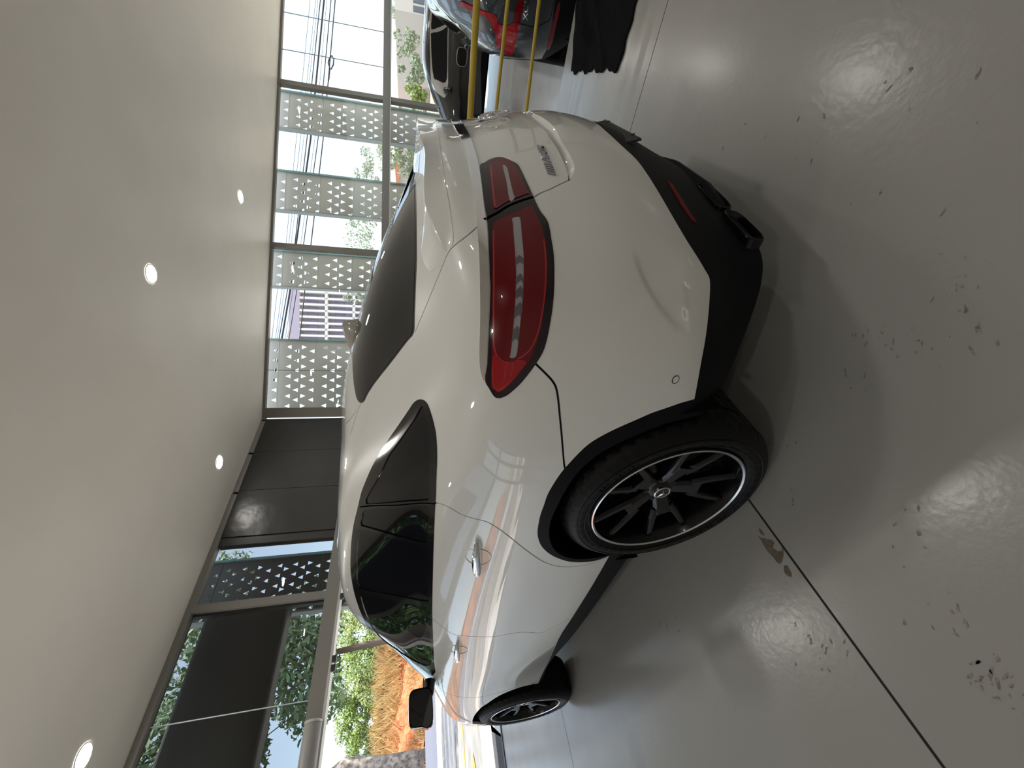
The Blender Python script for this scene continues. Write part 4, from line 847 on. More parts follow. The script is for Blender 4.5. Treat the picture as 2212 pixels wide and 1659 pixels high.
def screen(s0, s1, place, z0, z1, label, group, module=.95, mt=None, sheet=(.205, .303, .128)):
    """place(s, off, z) -> world point"""
    root = empty('perforated_screen', place(s0, 0, z0), label, 'screen', group); inv = Vector(place(s0, 0, z0)); n = max(1, round((z1-z0)/module)); h = (z1-z0)/n
    Vv, Ff = perf_sheet(s1-s0, h-.012, *sheet)
    for k in range(n):
        vv = []
        for off in (0, .012): vv += [Vector(place(s0+p[0], off, z0+k*h+p[1]))-inv for p in Vv]
        m = len(Vv); ff = [tuple(f) for f in Ff]+[tuple(f+m)[::-1] for f in Ff]; ec = {}
        for f in Ff:
            for a, b_ in ((f[0], f[1]), (f[1], f[2]), (f[2], f[0])): ec[(a, b_)] = 1
        ff += [(a, b_, b_+m, a+m) for (a, b_) in ec if (b_, a) not in ec]
        mesh_obj('screen_sheet', vv, ff, mt or perf_m, root)
        r = MB(); q = [Vector(place(s, o, z))-inv for s in (s0, s1) for o in (.03, .07) for z in (z0+k*h-.02, z0+k*h+.02)]
        r.add(q, [(0, 1, 3, 2), (4, 6, 7, 5), (0, 4, 5, 1), (2, 3, 7, 6), (0, 2, 6, 4), (1, 5, 7, 3)]); r.build('screen_rail', rail_m, root)
    for s in (s0, s1):
        r = MB(); q = [Vector(place(s+a, o, z))-inv for a in (-.018, .018) for o in (-.06, .10) for z in (z0, z1)]
        r.add(q, [(0, 1, 3, 2), (4, 6, 7, 5), (0, 4, 5, 1), (2, 3, 7, 6), (0, 2, 6, 4), (1, 5, 7, 3)]); r.build('edge_fin', fin_glass if s == s1 else rail_m, root)
    return root
OFF = .55
bp_ = lambda s, off, z: back(s, OFF+off, z)
lbs = ['widest grey screen of triangular holes, next to the corner post', 'grey screen of triangular holes just past the first mullion', 'grey screen of triangular holes between two strips of sky', 'grey screen of triangular holes above the black car mirror']
for k, (ya, yb) in enumerate(((892, 733), (619, 541), (453, 368), (276, 196))):
    sa = hit_back((575, 588, 590, 603)[k], ya, OFF)[0]; sb = hit_back((578, 586, 596, 604)[k], yb, OFF)[0]
    screen(sa, sb, bp_, -.6, 5.6, lbs[k], 'perforated screens outside the rear glazing')
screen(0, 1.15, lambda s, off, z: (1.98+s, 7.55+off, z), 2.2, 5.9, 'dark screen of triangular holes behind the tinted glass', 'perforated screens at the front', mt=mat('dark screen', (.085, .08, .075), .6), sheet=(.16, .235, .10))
can = MB(); can.box((1.2, 6.7, 5.9), (3.6, 8.4, 6.05)); can.box((1.2, 6.66, 4.9), (1.3, 6.76, 5.9)); struct(can.build('trim_23', frame_m))
screen(0, 1.2, lambda s, off, z: (-7.5-off, 4.0+s, z), -.1, 5.2, 'perforated screen outside the glazing on the camera side', 'perforated screens at the front')
# ceiling downlights
lamp_glow = mat('downlight diffuser', (.9, .9, .9), .4, emit=(1, .965, .90), estr=90)
lamp_ring = mat('downlight ring', (.75, .73, .69), .35)
def lamp_proto():
    r = empty('ceiling_downlight'); a = MB(); a.lathe([(-.001, .135), (-.008, .133), (-.010, .122), (-.004, .115)], 40, axis='Z'); ring = a.build('trim_ring', lamp_ring, r, True)
    c = MB(); c.lathe([(-.0045, .116), (-.0045, .0001)], 40, axis='Z'); c.build('diffuser', lamp_glow, r)
    return r
lp = lamp_proto()
spots = [(4.43, 1.94, 'downlight in the open middle of the ceiling, largest of those over the car roof'), (8.32, 2.0, 'downlight near the rear glazing, above the second screen'), (4.08, 5.59, 'downlight near the corner panels, above the car'), (-.13, 5.55, 'downlight at the left edge over the tinted window')]
hid = [(.2, 1.95), (-4.1, 5.55), (-4, 1.95), (-4, -1.7), (.2, -1.7), (4.4, -1.7), (8.3, -1.7), (12.2, -1.7), (4.4, -5.3), (8.3, -5.3), (.2, -5.3), (-4, -5.3)]  # unseen lamps carry the grid on; last two added as fill light
for k, t in enumerate(spots+[(x, y, 'round ceiling downlight added outside the picture') for x, y in hid]):
    if k == 0: o = lp
    else:
        o = lp.copy(); COL.objects.link(o)
        for ch in lp.children:
            c = ch.copy(); COL.objects.link(c); c.parent = o
    o.location = (t[0], t[1], HC); tag(o, t[2], 'ceiling light', 'round downlights in the ceiling')
# black cloth on the floor
cl = MB(); nx, ny = 40, 30; vv = []; ff = []
c4 = [(1.40, -1.70), (1.43, -1.205), (2.41, -1.145), (2.74, -1.78)]
for i in range(nx+1):
    for j in range(ny+1):
        s, t = i/nx, j/ny; x = (c4[0][0]*(1-s)+c4[3][0]*s)*(1-t)+(c4[1][0]*(1-s)+c4[2][0]*s)*t; y = (c4[0][1]*(1-s)+c4[3][1]*s)*(1-t)+(c4[1][1]*(1-s)+c4[2][1]*s)*t
        e = min(s, 1-s, t, 1-t); z = .006+.016*max(0, math.sin(s*13+4*t+math.sin(t*5+s*7)*1.9))**3*min(1, e*8)+.008*math.sin(s*7+t*9)**2*min(1, e*6)
        y += (.012*math.sin(s*23)+.008*math.sin(s*51)) if t > .95 else 0; x += .01*math.sin(t*21) if s < .05 or s > .95 else 0; vv.append((x, y, z))
for i in range(nx):
    for j in range(ny): a = i*(ny+1)+j; ff.append((a, a+1, a+ny+2, a+ny+1))
cm_ = mat('black cloth', (.006, .006, .007), .95, spec=.08); add_bump(cm_, 14, .5, .01, 6)
co = mesh_obj('floor_cloth', vv, ff, cm_, None, True); sm = co.modifiers.new('thickness', 'SOLIDIFY'); sm.thickness = .004; tag(co, 'crumpled black cloth lying on the floor at the right edge', 'cloth')
# yellow barrier rails: three bars from the frame edge towards the rear of the white coupe
yel = mat('yellow painted rail', (.50, .36, .045), .4)
bar_root = empty('yellow_barrier', (XE-.2, -1.6, 0), 'yellow barrier with three level rails along the edge of the raised floor', 'barrier')
for (a, b_, r) in (((1030, 0), (1015, 262), .027), ((1097, 0), (1070, 255), .0145), ((1165, 0), (1137, 240), .0145)):
    p = Vector(hit_plane(*a, 0, XE-.2)); q = Vector(hit_plane(*b_, 0, XE-.2)); d = (q-p).normalized(); p = p-d*1.6; q = q+d*2.2
    m_ = MB(); m_.tube([p-Vector(bar_root.location), q-Vector(bar_root.location)], r, 14); m_.build('rail', yel, bar_root, True)
for y_ in (-3.1, 1.4):
    m_ = MB(); m_.tube([(0, y_+1.6, 0), (0, y_+1.6, .84)], .027, 14); m_.build('post', yel, bar_root, True)
# ------------------------------------------------------------------ other cars, standing on the lower floor
navy = mat('dark blue car paint', (.030, .037, .048), .3, metal=.5, coat=1); black_p = mat('black car paint', (.006, .006, .007), .3, coat=1); silver = mat('silver car paint', (.42, .42, .43), .3, metal=.6, coat=1)
lamp_w = mat('headlamp lens', (.5, .52, .55), .1, coat=1, metal=.5)
def car_wheels(root, hw, wb, R, zs):
    for (x, y, rz, src) in ((-hw, 0, 0, rear), (-hw, wb, 0, front), (hw, 0, math.pi, rear), (hw, wb, math.pi, front)):
        w = place_wheel(src, (x, y, R), (.3, 0, rz), root); w.scale = (zs*.8, zs, zs)
def tubfor(root, hw):
    t = MB(); t.box((-hw+.2, -.7, .26), (hw-.2, 3.3, .34)); t.box((-.4, -.7, .3), (.4, 3.3, .95))
    for y in (0, 2.935):
        for sx in (-1, 1): t.lathe([(sx*(hw-.05), .44), (sx*.45, .44), (sx*.45, .02)], 30, c=(0, y, .38), a0=math.radians(-14), a1=math.radians(194))
    t.build('inner_tub', paint_in, root)
# dark blue estate: upright tail
G2 = np.array(G, float).copy()
sy = {8: -.95, 9: -.965, 10: -.94, 11: -.88, 12: -.79, 13: -.69, 14: -.50, 15: -.38}
for j, yt in sy.items():
    dy = yt-G2[j, 0, 1]; zside = G2[j, 8, 2]; zc = {8: 1.14, 9: 1.24, 10: 1.345, 11: 1.455, 12: 1.55, 13: 1.62, 14: 1.665, 15: 1.685}[j]
    for c in range(9):
        w = (1-c/9)**1.0; G2[j, c, 1] += dy*(w if c > 4 else 1-.06*c); G2[j, c, 2] = zc*(1-c/9)+G2[j, c if c > 6 else 8, 2]*(c/9) if j >= 10 else G2[j, c, 2]
    if j >= 9:
        for c in range(1, 6): G2[j, c, 0] = G2[j, c, 0]*(1.08 if j > 10 else 1.02)
G2[:, :, 0] *= .955; G2[:, :, 2] *= .97
bx, by, bz, brz = 4.07, -2.10, LOW, -math.pi/2
estate = empty('estate_car', (bx, by, bz), 'dark blue car with red L-shaped lamp and XC60 lettering, cut by the right edge', 'car', rz=brz)
L2 = Loft(G2, 2); L2.prep(140, 130); L2.place((bx, by, bz), brz)
keep = [(n, p) for n, p in regs if n in ('hole', 'cladding', 'window_trim', 'quarter_glass', 'rear_door_glass', 'rear_door_fixed_glass', 'front_door_glass', 'windscreen_seal', 'windscreen', 'grille', 'head_lamp')]
def T2(p, closed=True, n=2): return L2.trace(p, closed, n)
regs2 = keep+[('rear_glass', [(0, 10.3), (2.9, 10.3), (3.3, 11.5), (3.0, 12.9), (0, 12.9)])]
red2 = [(990,8),(1008,16),(1026,26),(1050,35),(1063,54),(1071,77),(1073,95),(1089,110),(1103,120),(1111,104),(1117,77),(1122,51),(1108,49),(1100,54),(1093,56),(1086,53),(1077,50),(1072,33),(1055,26),(1036,20),(1010,8),(998,2)]
red3 = [(1107,47),(1117,1),(1133,1),(1123,50)]
regs2 += [('panel_gap', ribbon(L2, T2([(1123,51.5),(1140,55),(1156,58),(1167,54),(1179,48),(1189,40),(1196,2)], False), .008))]
try: regs2 += [('tail_lamp', T2(red2)), ('lamp_band', T2(red3, n=1))]
except Exception as e: print('lamp', e)
regs2 += [('reflector', T2([(1205,6),(1210,14),(1200,60),(1187,106),(1181,104),(1184,86),(1195,45)], n=2))]
V2, F2, lab2, names2 = partition(L2, np.linspace(0, 17, 90), np.linspace(0, 15, 80), regs2)
M2 = dict(body=('body_shell', navy, 2, 0), cladding=('lower_cladding', plastic, 2, 0), window_trim=('window_trim', gloss_black, 2, 0), quarter_glass=('quarter_glass', tint, 2, -.002), rear_door_glass=('window_glass', tint, 2, -.002), rear_door_fixed_glass=('door_quarter_glass', tint, 2, -.002),
          front_door_glass=('window_glass', tint, 2, -.002), windscreen_seal=('windscreen_seal', gloss_black, 2, 0), windscreen=('windscreen', tint, 2, 0), grille=('grille', gloss_black, 2, 0), head_lamp=('head_lamp', lamp_w, 2, 0), rear_glass=('rear_glass', tint, 2, 0),
          tail_lamp=('tail_lamp', lens_red, 2, .008), lamp_band=('lamp_band', lens_red2, 2, .006), reflector=('bumper_reflector', lens_red2, 2, .003), panel_gap=('panel_gap', gap_m, 2, -.006))
CENTRAL = ('body', 'cladding', 'rear_glass', 'rear_glass_seal', 'windscreen', 'windscreen_seal', 'grille', 'tailgate', 'rear_bumper', 'ledge', 'gap', 'chrome_strip')
def shell(root, LL, V_, F_, lab_, names_, MM, dup_skip=()):
    for i, n in enumerate(names_):
        if n in ('hole',) or n not in MM: continue
        idx = lab_ == i
        if not idx.any(): continue
        nm, mt, mir, off = MM[n]
        for mi in ((2,) if n in CENTRAL else (0, 1)):
            vv, ff, nn = patch(LL, V_, F_[idx], mi, off, .012); mesh_obj(nm, vv, ff, mt, root, True, nn)
shell(estate, L2, V2, F2, lab2, names2, M2); tubfor(estate, .92); car_wheels(estate, .915, 2.935, .375, .95)
flat_on((1139, 44), (1143, -14), 'XC60', .040, 0, .004, parent=estate, stripes=False, L=L2)
def simple_mirror(root, x, y, z, m_):
    b = MB(); n = 24
    for sx in (1, -1):
        rings = []
        for dy, s in ((0, 1), (.03, 1.03), (.08, .85), (.12, .4)):
            for k in range(n):
                a = 2*math.pi*k/n; ex = abs(math.cos(a))**.6*math.copysign(1, math.cos(a)); ez = abs(math.sin(a))**.6*math.copysign(1, math.sin(a)); rings.append((sx*(x-ex*.11*s), y+dy, z+ez*.075*s))
        b.add(rings, [(i*n+k, i*n+(k+1) % n, (i+1)*n+(k+1) % n, (i+1)*n+k) for i in range(3) for k in range(n)]+[tuple(range(3*n, 4*n))])
        b.tube([(sx*(x+.05), y+.04, z-.05), (sx*(x+.22), y+.06, z-.08)], .03, 8)
    h = b.build('wing_mirror', m_, root, True, angle=50)
    g = MB()
    for sx in (1, -1): g.add([(sx*(x-.10*math.copysign(abs(math.cos(a))**.6, math.cos(a))), y+.004, z+.067*math.copysign(abs(math.sin(a))**.6, math.sin(a))) for a in np.linspace(0, 2*math.pi, 25)[:-1]], [tuple(range(24))])
    g.build('mirror_glass', tint, h)
    r = MB()
    for sx in (1, -1): r.tube([(sx*(x-.108*math.copysign(abs(math.cos(a))**.6, math.cos(a))), y, z+.073*math.copysign(abs(math.sin(a))**.6, math.sin(a))) for a in np.linspace(0, 2*math.pi, 25)], .004, 6)
    r.build('mirror_rim', chrome, h)
simple_mirror(estate, -1.04, 1.80, 1.10, navy)
# black and silver cars share the coupe's layout on a lower, longer roofline
G3 = np.array(G, float).copy(); G3[:, :, 2] = G3[:, :, 2]*.93
for j in range(9, 16): G3[j, :7, 1] -= .12*(1-np.arange(7)/7)
M3 = {}
for n, (nm, mt) in dict(body=('body_shell', 0), tailgate=('tailgate', 0), rear_bumper=('rear_bumper', 0), rear_door=('rear_door', 0), front_door=('front_door', 0), cladding=('lower_cladding', plastic), gap=('panel_gap', gap_m), ledge=('bumper_step', 0), rear_glass_seal=('rear_glass_seal', gloss_black), rear_glass=('rear_glass', tint),
        window_trim=('window_trim', chrome), quarter_glass=('quarter_glass', tint), rear_door_fixed_glass=('door_quarter_glass', tint), rear_door_glass=('window_glass', tint), front_door_glass=('window_glass', tint), chrome_strip=('chrome_strip', chrome), lamp_bezel=('tail_lamp', lens_dark), lens_outer=('lens', lens_red2), lens_inner=('lens', lens_red2), lens_tip=('lens', lens_red),
        strip_outer=('reflector_strip', lens_clear), strip_inner=('reflector_strip', lens_clear), strip_facet=('strip_facets', facet_m), light_guide=('light_guide', guide_m), windscreen_seal=('windscreen_seal', gloss_black), windscreen=('windscreen', tint), grille=('grille', gloss_black), head_lamp=('head_lamp', lamp_w)).items(): M3[n] = (nm, mt, 2, -.006 if n == 'gap' else 0)
L3 = Loft(G3, 2); L3.prep(60, 60)
V3, F3, lab3, names3 = partition(L3, np.linspace(0, 17, 70), np.linspace(0, 15, 60), regs)
for nm, pt, loc, rz, lb in (('black_car', black_p, (9.7, -2.3, LOW), 0, 'glossy black car seen side-on behind the dark blue car'), ('silver_car', silver, (6.7, 3.46, LOW), math.pi, 'silver car whose headlamp corner shows beside the white tailgate badge')):
    root = empty(nm, loc, lb, 'car', rz=rz); MM = {k: (a, (pt if m_ == 0 else m_), c, d) for k, (a, m_, c, d) in M3.items()}
    shell(root, L3, V3, F3, lab3, names3, MM); tubfor(root, .96); car_wheels(root, .955, 2.935, .365, .93); simple_mirror(root, -1.08, 1.82, 1.12, pt)
# ------------------------------------------------------------------ outside
GZ = -.12
def at_depth(px, py, D):
    d = ray(px, py); return CAM+d*(D/float(d@_f))
soil = mat('red earth', (.42, .13, .05), .95); noise_color(soil, (.30, .085, .03), (.58, .22, .09), 2.2, 8); add_bump(soil, 5, .8, .15, 6)
road = mat('grey road', (.23, .225, .22), .9); noise_color(road, (.19, .185, .18), (.28, .27, .26), 1.3, 8)
pave = mat('pale paving', (.58, .52, .46), .9); noise_color(pave, (.50, .44, .39), (.66, .60, .54), 6, 6)
earth = mat('dry ground', (.30, .25, .19), .95); noise_color(earth, (.22, .18, .13), (.40, .34, .27), .2, 6)
white_l = mat('white road paint', (.75, .75, .73), .8); yellow_l = mat('yellow road paint', (.72, .46, .06), .8); dark_l = mat('dark kerb paint', (.06, .06, .065), .8); blue_r = mat('far asphalt', (.13, .14, .18), .85)
g = MB(); g.box((-160, YF+.06, GZ-.3), (220, 240, GZ)); g.box((XE+16.6, -120, LOW-.5), (220, YF+.06, LOW-.2)); g.box((-160, -120, LOW-.6), (-7.2, YF+.06, GZ)); gd = g.build('trim_30', earth); struct(gd); gd.name = 'outside_ground'
def strip(name, y0, y1, m_, z, x0=-60, x1=120, lab=None, cat=None, group=None):
    b = MB(); b.box((x0, y0, GZ), (x1, y1, GZ+z)); o = b.build(name, m_)
    return tag(o, lab, cat, group) if lab else struct(o)
strip('pavement', 6.63, 10.0, pave, .008); strip('road', 10.0, 17.0, road, .006); strip('road', 17.0, 30.0, pave, .005); strip('road', 30, 58, blue_r, .006)
ks = MB(); kd = MB()
for k in range(-8, 12):
    x = k*1.9-.6; z = GZ+.016
    ks.add([(x, 6.75, z), (x+1.1, 6.75, z), (x+1.55, 8.9, z), (x+.55, 8.9, z)], [(0, 1, 2, 3)]); kd.add([(x+1.1, 6.75, z), (x+1.9, 6.75, z), (x+2.4, 8.3, z), (x+1.45, 8.3, z)], [(0, 1, 2, 3)])
tag(ks.build('painted_chevrons', white_l), 'white painted chevrons on the pavement just outside the door', 'road marking'); tag(kd.build('painted_chevrons', dark_l), 'dark painted chevrons between the white ones outside the door', 'road marking')
yl = MB(); yl.box((-60, 13.7, GZ), (60, 13.85, GZ+.02)); tag(yl.build('road_line', yellow_l), 'thin yellow line along the grey road', 'road marking')
ya = MB(); z = GZ+.022; ya.add([(-.62, 11.0, z), (.02, 11.6, z), (-.55, 12.4, z), (-.5, 11.9, z), (-1.6, 11.95, z), (-1.6, 11.35, z), (-.5, 11.4, z)], [tuple(range(7))]); tag(ya.build('road_arrow', yellow_l), 'yellow arrow painted on the road at the left edge', 'road marking')
for k, (y0, y1) in enumerate(((17.6, 18.0), (19.3, 20.2), (21.6, 22.3), (24.5, 26), (28, 29.2))):
    b = MB(); b.box((-60, y0, GZ), (100, y1, GZ+.018)); tag(b.build('road_line', white_l), ['white line nearest the yellow road line', 'white line, second beyond the yellow road line', 'white line in the middle of the pale road', 'broad white line beyond the middle one', 'white line at the foot of the far asphalt'][k], 'road marking', 'white lines across the pale road')
# red bank with dry grass, wall and trees
bank = MB(); nx, nz = 160, 14; vv = []; ff = []
for i in range(nx+1):
    x = -50+110*i/nx
    for j in range(nz+1):
        t = j/nz; h = 5.2*t**.9; vv.append((x, 58+t*7+.8*math.sin(x*.35+t*4)+.35*math.sin(x*1.7+t*9), GZ+h+.18*math.sin(x*1.1+j)))
for i in range(nx):
    for j in range(nz): a = i*(nz+1)+j; ff.append((a, a+nz+1, a+nz+2, a+1))
m_ = len(vv); vv += [(-50, 90, GZ), (60, 90, GZ), (60, 90, GZ+5.2), (-50, 90, GZ+5.2)]; ff += [(nz, m_+3, m_+2, nx*(nz+1)+nz)]
tag(mesh_obj('earth_bank', vv, ff, soil, None, True), 'bare red earth bank beyond the road', 'bank')
grass_m = mat('dry grass', (.55, .38, .14), .9)
noise_color(grass_m, (.42, .25, .08), (.72, .55, .26), .8, 4)
def tufts(name, n, fx, m_, lab, w=.05, hh=(.6, 1.6)):
    v = []; f = []
    for _ in range(n):
        x, y, z = fx(); h = random.uniform(*hh); a = random.uniform(0, 6.28); dx, dy = math.cos(a)*w, math.sin(a)*w; lx, ly = random.gauss(0, .35)*h, random.gauss(0, .35)*h; k = len(v)
        v += [(x-dx, y-dy, z), (x+dx, y+dy, z), (x+lx*.5+dx*.5, y+ly*.5+dy*.5, z+h*.6), (x+lx, y+ly, z+h)]; f.append((k, k+1, k+2, k+3))
    return tag(mesh_obj(name, v, f, m_), lab, 'grass', kind='stuff')
def fx_top():
    x = random.uniform(-20, 50); t = random.uniform(.5, 1.15); return x, 58+t*7, GZ+5.2*min(t, 1)**.9-.2
tufts('dry_grass', 9000, fx_top, grass_m, 'tall dry orange grass over the top of the red bank', .06, (.7, 2.0))
def fx_low(): x = random.uniform(-20, 50); t = random.uniform(0, .28); return x, 57.6+t*7, GZ+5.2*t**.9-.1
tufts('low_weeds', 3500, fx_low, noise_color(mat('weeds', (.3, .3, .1), .9), (.30, .30, .10), (.62, .45, .22), 1, 3), 'low green and straw weeds at the foot of the red bank', .05, (.3, .9))
bark = mat('bark', (.16, .12, .09), .9)
leaf = [mat('leaves', c, .6) for c in ((.20, .30, .055), (.12, .21, .06), (.27, .34, .09), (.16, .24, .12))]
for l_ in leaf: l_.node_tree.nodes['Principled BSDF'].inputs['Subsurface Weight'].default_value = 0
def tree(name, base, H, R, m_, lab, group, n=3200, ls=.22, seed=1, trunk_h=.35):
    rnd = random.Random(seed); root = empty(name, base, lab, 'tree', group); t = MB(); top = Vector((rnd.uniform(-.3, .3), rnd.uniform(-.3, .3), H*trunk_h))
    t.tube([(0, 0, -.2), top*.5+Vector((.1, 0, 0)), top], [.016*H, .013*H, .009*H], 8); blobs = []
    nb = 13
    for k in range(nb):
        a = 2.4*k; rr = R*(.25+.62*math.sqrt((k+.5)/nb)); c = Vector((rr*math.cos(a), rr*math.sin(a), H*(trunk_h+.12)+(H*(.92-trunk_h))*(.15+.85*rnd.random())*(1-.45*(rr/R)**2))); blobs.append((c, R*rnd.uniform(.26, .44)))
        mid = (top+c)/2+Vector((0, 0, -.08*H)); t.tube([top, mid, c], [.004*H, .0025*H, .001*H], 5) if trunk_h < .6 else None
    blobs.append((Vector((0, 0, H*.86)), R*.4)); blobs += [(top+Vector((R*.4*math.cos(q), R*.4*math.sin(q), H*.07)), R*.42) for q in (0, 2.1, 4.2)] if trunk_h < .5 else []; t.build('trunk', bark, root, True)
    v = []; f = []
    for _ in range(n):
        c, br = rnd.choice(blobs); d = Vector((rnd.gauss(0, 1), rnd.gauss(0, 1), rnd.gauss(0, 1))).normalized()*br*rnd.uniform(.45, 1.1)**.6; p = c+Vector((d.x, d.y, d.z*.75))
        a = Vector((rnd.gauss(0, 1), rnd.gauss(0, 1), rnd.gauss(0, 1))).normalized(); b_ = a.orthogonal().normalized(); s = ls*rnd.uniform(.5, 1.2); k = len(v)
        v += [p-a*s*.5, p+b_*s*.32, p+a*s*.5, p-b_*s*.32]; f.append((k, k+1, k+2, k+3))
    mesh_obj('foliage', v, f, m_, root); return root
ft = [(720, 1560, 66, 4.2, 'tall light green tree at the left edge, beneath the door operator'), (715, 1500, 70, 4.5, 'bushy yellow-green tree directly above the black wing mirror'), (728, 1440, 64, 4.6, 'broad green tree between the track clips'), (722, 1370, 62, 5.2, 'large bright green tree left of the windscreen pillar'), (745, 1620, 74, 3.6, 'smallest pale tree in the left corner of the door opening'), (716, 1290, 58, 5.5, 'big tree close behind the roof edge of the white coupe')]
for k, (px_, py_, D, R, lb) in enumerate(ft):
    p = at_depth(px_, py_, D); zb = GZ+(4.6 if D > 62 else 4.0); tree('leafy_tree', (p[0], p[1], zb), p[2]-zb, R, leaf[k % 3], lb, 'green trees behind the red bank', 6500, .42, 10+k, .10)
# rows of dark trees close outside, seen through the tinted glass above the door
for k, (x, y, H, R, th) in enumerate(((-3.2, 20, 13.5, 4.0, .36), (5.9, 21, 13.5, 4.3, .36), (1.2, 25, 17, 5.4, .70))):
    tree('street_tree', (x, y, GZ), H, R, leaf[1 if k != 1 else 3], ['dark tree behind the sign box at the left edge of the picture', 'dark tree behind the tinted glass, right end of the sign box and the triangular holes', 'farther dark tree seen over the top of the sign box'][k], 'dark trees behind the tinted glass', 15000, .34, 30+k, th)
# leaning tree trunk / stone edge at the left border
tp = [at_depth(700, 1700, 15), at_depth(745, 1659, 15), at_depth(830, 1650, 15), at_depth(880, 1640, 15), at_depth(915, 1640, 15)]
lt = MB(); lt.tube([tuple(p) for p in tp], [.35, .32, .26, .24, .3], 10); tag(lt.build('rough_trunk', noise_color(mat('rough bark', (.2, .17, .15), .95), (.10, .08, .07), (.42, .38, .34), 6, 8), None, True), 'rough grey trunk at the left border beyond the door', 'trunk')
# white rails on the bank
for k, (a, b_) in enumerate((((852, 1474), (897, 1466)), ((840, 1632), (888, 1624)))):
    m1 = MB(); m1.tube([tuple(at_depth(*a, 54)), tuple(at_depth(*b_, 54))], .12, 8); tag(m1.build('white_post', white_l), ['short white post on the red bank above the wing mirror', 'short white post on the bank near the left border'][k], 'post', 'white posts on the red bank')
# overhead cables seen through the rear glazing
cab_m = mat('black cable', (.02, .02, .03), .6)
CB = [([(700, -60), (700, 0), (683, 175), (671, 300), (640, 525), (636, 560), (628, 620), (610, 725), (590, 830)], .040, 'thickest dark overhead cable, in the middle of the bundle'),
      ([(692, -60), (692, 0), (674, 175), (663, 300), (637, 525), (622, 620), (604, 725), (586, 830)], .022, 'overhead cable just above the thickest one'),
      ([(715, -60), (715, 0), (699, 175), (687, 300), (656, 525), (642, 620), (625, 725), (606, 830)], .022, 'overhead cable just below the thickest one'),
      ([(724, -60), (724, 0), (709, 175), (698, 300), (672, 525), (659, 620), (648, 725), (632, 830)], .026, 'lowest dark overhead cable of the bundle'),
      ([(670, -60), (670, 0), (653, 175), (640, 300), (618, 525), (600, 620), (588, 725), (574, 830)], .010, 'uppermost thin overhead cable'),
      ([(682, -60), (682, 0), (663, 175), (649, 300), (624, 525), (610, 620), (596, 725), (580, 830)], .010, 'second thin overhead cable from the top'),
      ([(706, -60), (706, 0), (691, 175), (680, 300), (650, 525), (634, 620), (617, 725), (598, 830)], .009, 'hair-thin cable between the thickest and the next one below'),
      ([(687, -60), (687, 0), (668, 175), (656, 300), (629, 525), (615, 620), (600, 725), (584, 830)], .009, 'hair-thin cable close above the middle bundle')]
for pts, r, lb in CB:
    c = MB(); c.tube([tuple(at_depth(x, y, 19)) for x, y in pts], r, 6); tag(c.build('overhead_cable', cab_m, None, True), lb, 'cable', 'overhead cables outside the rear glazing')
c = MB(); lp_ = [(709,135),(712,125),(717,120),(721,128),(720,140),(715,150),(711,143),(709,135)]; c.tube([tuple(at_depth(x, y, 19)) for x, y in lp_], .03, 6); c.tube([tuple(at_depth(x, y, 19)) for x, y in ((713, 148), (711, 170), (709, 178))], .02, 6); tag(c.build('cable_coil', cab_m), 'small coil of cable hanging from the lowest overhead cable', 'cable')
# town beyond the rear glazing
def house(px0, px1, top, bot, D, depth_, col, name, lab, roof=None, win=(3, 3), wcol=(.10, .12, .16), slabs=None, group='houses beyond the rear glazing', cat='building'):
    """front wall between photo rows px0 (left) and px1 (right) at distance D"""
    a = at_depth(890, px0, D); b_ = at_depth(890, px1, D if not isinstance(D, tuple) else D[1]); a = Vector((a[0], a[1], 0)); b_ = Vector((b_[0], b_[1], 0))
    zt = float(at_depth(top, (px0+px1)/2, D)[2]); zb = -4.0; d = (b_-a).normalized(); n = Vector((-d.y, d.x, 0)); n = n if n.dot(Vector((_f[0], _f[1], 0))) > 0 else -n
    root = empty(name, (a.x, a.y, zb), lab, cat, group); o = Vector((a.x, a.y, zb)); W_ = (b_-a).length; H_ = zt-zb
    def bx(x0, x1, y0, y1, z0, z1, nm, m_):
        q = [d*x+n*y+Vector((0, 0, z)) for x in (x0, x1) for y in (y0, y1) for z in (z0, z1)]; m = MB(); m.add(q, [(0, 1, 3, 2), (4, 6, 7, 5), (0, 4, 5, 1), (2, 3, 7, 6), (0, 2, 6, 4), (1, 5, 7, 3)]); return m.build(nm, m_, root)
    wm = mat('render '+name, col, .85); bx(0, W_, 0, depth_, 0, H_, 'wall', wm)
    if roof: bx(-.3, W_+.3, -.3, depth_+.3, H_, H_+.35, 'roof', mat('roof tiles', roof, .8))
    gm = mat('window dark', wcol, .15); nxw, nzw = win; z0 = max(0, H_-nzw*3.0)
    for i in range(nxw):
        for k in range(nzw):
            x = W_*(i+.5)/nxw; z = z0+(k+.55)*3.0
            if z+.6 < H_: bx(x-min(.7, W_/nxw*.32), x+min(.7, W_/nxw*.32), -.06, .02, z-.6, z+.6, 'window', gm)
    if slabs:
        sm_ = mat('white balcony slab', slabs, .7)
        for k in range(nzw+1): bx(0, W_, -.9, .02, z0+k*3.0-.14, z0+k*3.0+.14, 'balcony_slab', sm_)
        for i in range(nxw+1): x = W_*i/nxw; bx(x-.12, x+.12, -.9, .02, z0, H_, 'balcony_wall', sm_)
        bx(W_*.0, W_, -.92, -.86, H_-.1, H_+1.0, 'parapet', wm)
    return root
house(745, 632, 664, 900, 50, 14, (.42, .37, .45), 'tower_block', 'tall lilac tower block with white balcony grid behind the rear glazing', win=(9, 7), slabs=(.72, .70, .68), wcol=(.28, .24, .34), group=None)
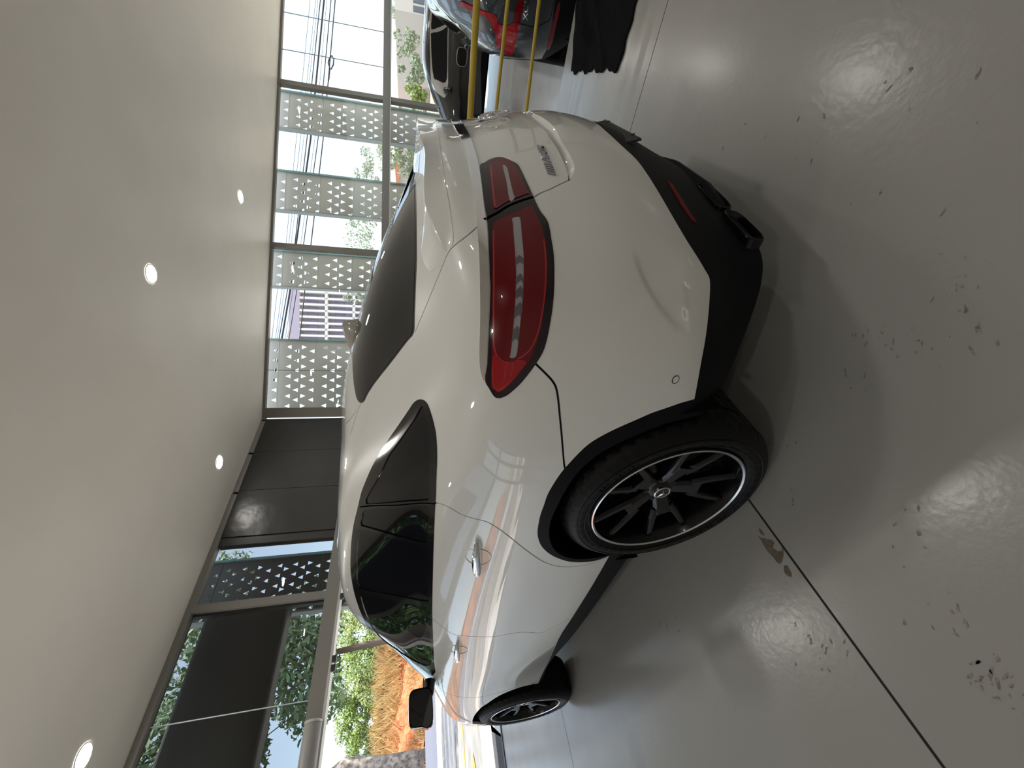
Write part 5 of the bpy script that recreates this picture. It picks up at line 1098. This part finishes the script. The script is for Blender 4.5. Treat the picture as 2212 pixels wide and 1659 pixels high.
HS = [(215, 170, 866, 60, (.55, .57, .68), 'blue-grey house with a shuttered front at the foot of the mullion', None, (3, 2)), (160, 118, 864, 55, (.62, .60, .55), 'cream house below the blue-grey one', (.45, .2, .12), (2, 2)), (112, 60, 856, 42, (.60, .50, .44), 'pink-beige house in the middle of the low glazing', None, (3, 3)), (58, 30, 866, 52, (.50, .52, .46), 'grey-green house near the right edge', (.35, .3, .27), (2, 3)),
      (28, -30, 853, 32, (.58, .55, .50), 'stone-coloured house at the right edge of the picture', None, (3, 3)), (360, 318, 862, 36, (.52, .47, .44), 'brown-grey house between the two middle screens', (.62, .26, .14), (2, 2)), (318, 285, 866, 40, (.60, .58, .56), 'pale house beside the brown-grey one', None, (2, 2))]
for a, b_, tp_, D, col, lb, rf, wn in HS: house(a, b_, tp_, 900, D, 8, col, 'town_house', lb, rf, wn)
tleaf = mat('haze-greyed leaves', (.27, .32, .20), .7)  # green greyed to put haze and overexposure into the leaf colour
bt = [(855, 95, 30, 2.0, 'dark olive tree over the pink-beige house'), (846, 25, 34, 2.6, 'dark green tree at the right edge above the houses'), (868, 150, 26, 1.5, 'green tree in front of the cream house'), (785, 330, 34, 2.4, 'sparse tree with a round crown between the two middle screens'), (835, 345, 26, 1.8, 'low tree under the round-crowned one'), (765, 372, 40, 2.2, 'sparse grey-green tree behind the second screen edge'), (745, 500, 30, 3.6, 'wide sparse tree beside the second mullion'), (790, 455, 26, 2.2, 'thin tree in the lower part of the sky strip by the second mullion'), (742, 640, 44, 1.8, 'treetop in front of the lilac tower'), (872, 205, 24, 1.2, 'bright yellow-green shrub by the mullion foot')]
for k, (px_, py_, D, R, lb) in enumerate(bt):
    p = at_depth(px_, py_, D); zb = -4.0; tree('town_tree', (p[0], p[1], zb), p[2]-zb, R*.5, tleaf if k != 9 else leaf[2], lb, 'trees in front of the town', 900, .22, 60+k, .62)
# lattice mast with a tan banner
ms = MB(); a = at_depth(760, 700, 60); b_ = at_depth(640, 690, 60)
w_ = 1.6; base_ = Vector(a); topm = Vector(b_); px_dir = Vector((BD[0], BD[1], 0))
for s in (-1, 1): ms.tube([base_+px_dir*s*w_, topm+px_dir*s*.5], .14, 5)
for k in range(7):
    t0, t1 = k/7, (k+1)/7; A_ = base_.lerp(topm, t0); B_ = base_.lerp(topm, t1); ms.tube([A_+px_dir*(w_*(1-t0)+.5*t0), B_-px_dir*(w_*(1-t1)+.5*t1)], .09, 5); ms.tube([A_-px_dir*(w_*(1-t0)+.5*t0), B_+px_dir*(w_*(1-t1)+.5*t1)], .09, 5)
mo = ms.build('lattice_mast', mat('mast steel', (.35, .40, .42), .5)); tag(mo, 'grey lattice mast standing beside the lilac tower', 'mast')
bn_ = MB(); q = [tuple(at_depth(x, y, 58)) for x, y in ((632, 665), (645, 668), (652, 690), (660, 722), (632, 738), (618, 728), (628, 700))]; q2 = [tuple(Vector(p)+Vector(BN)*.15) for p in q]; n = len(q)
bn_.add(q+q2, [tuple(range(n)), tuple(range(2*n-1, n-1, -1))]+[(i, (i+1) % n, n+(i+1) % n, n+i) for i in range(n)]); tag(bn_.build('tan_banner', noise_color(mat('tan cloth', (.5, .42, .33), .9), (.38, .31, .24), (.62, .54, .44), .8, 5)), 'tan cloth banner on the lattice mast beside the lilac tower', 'banner')
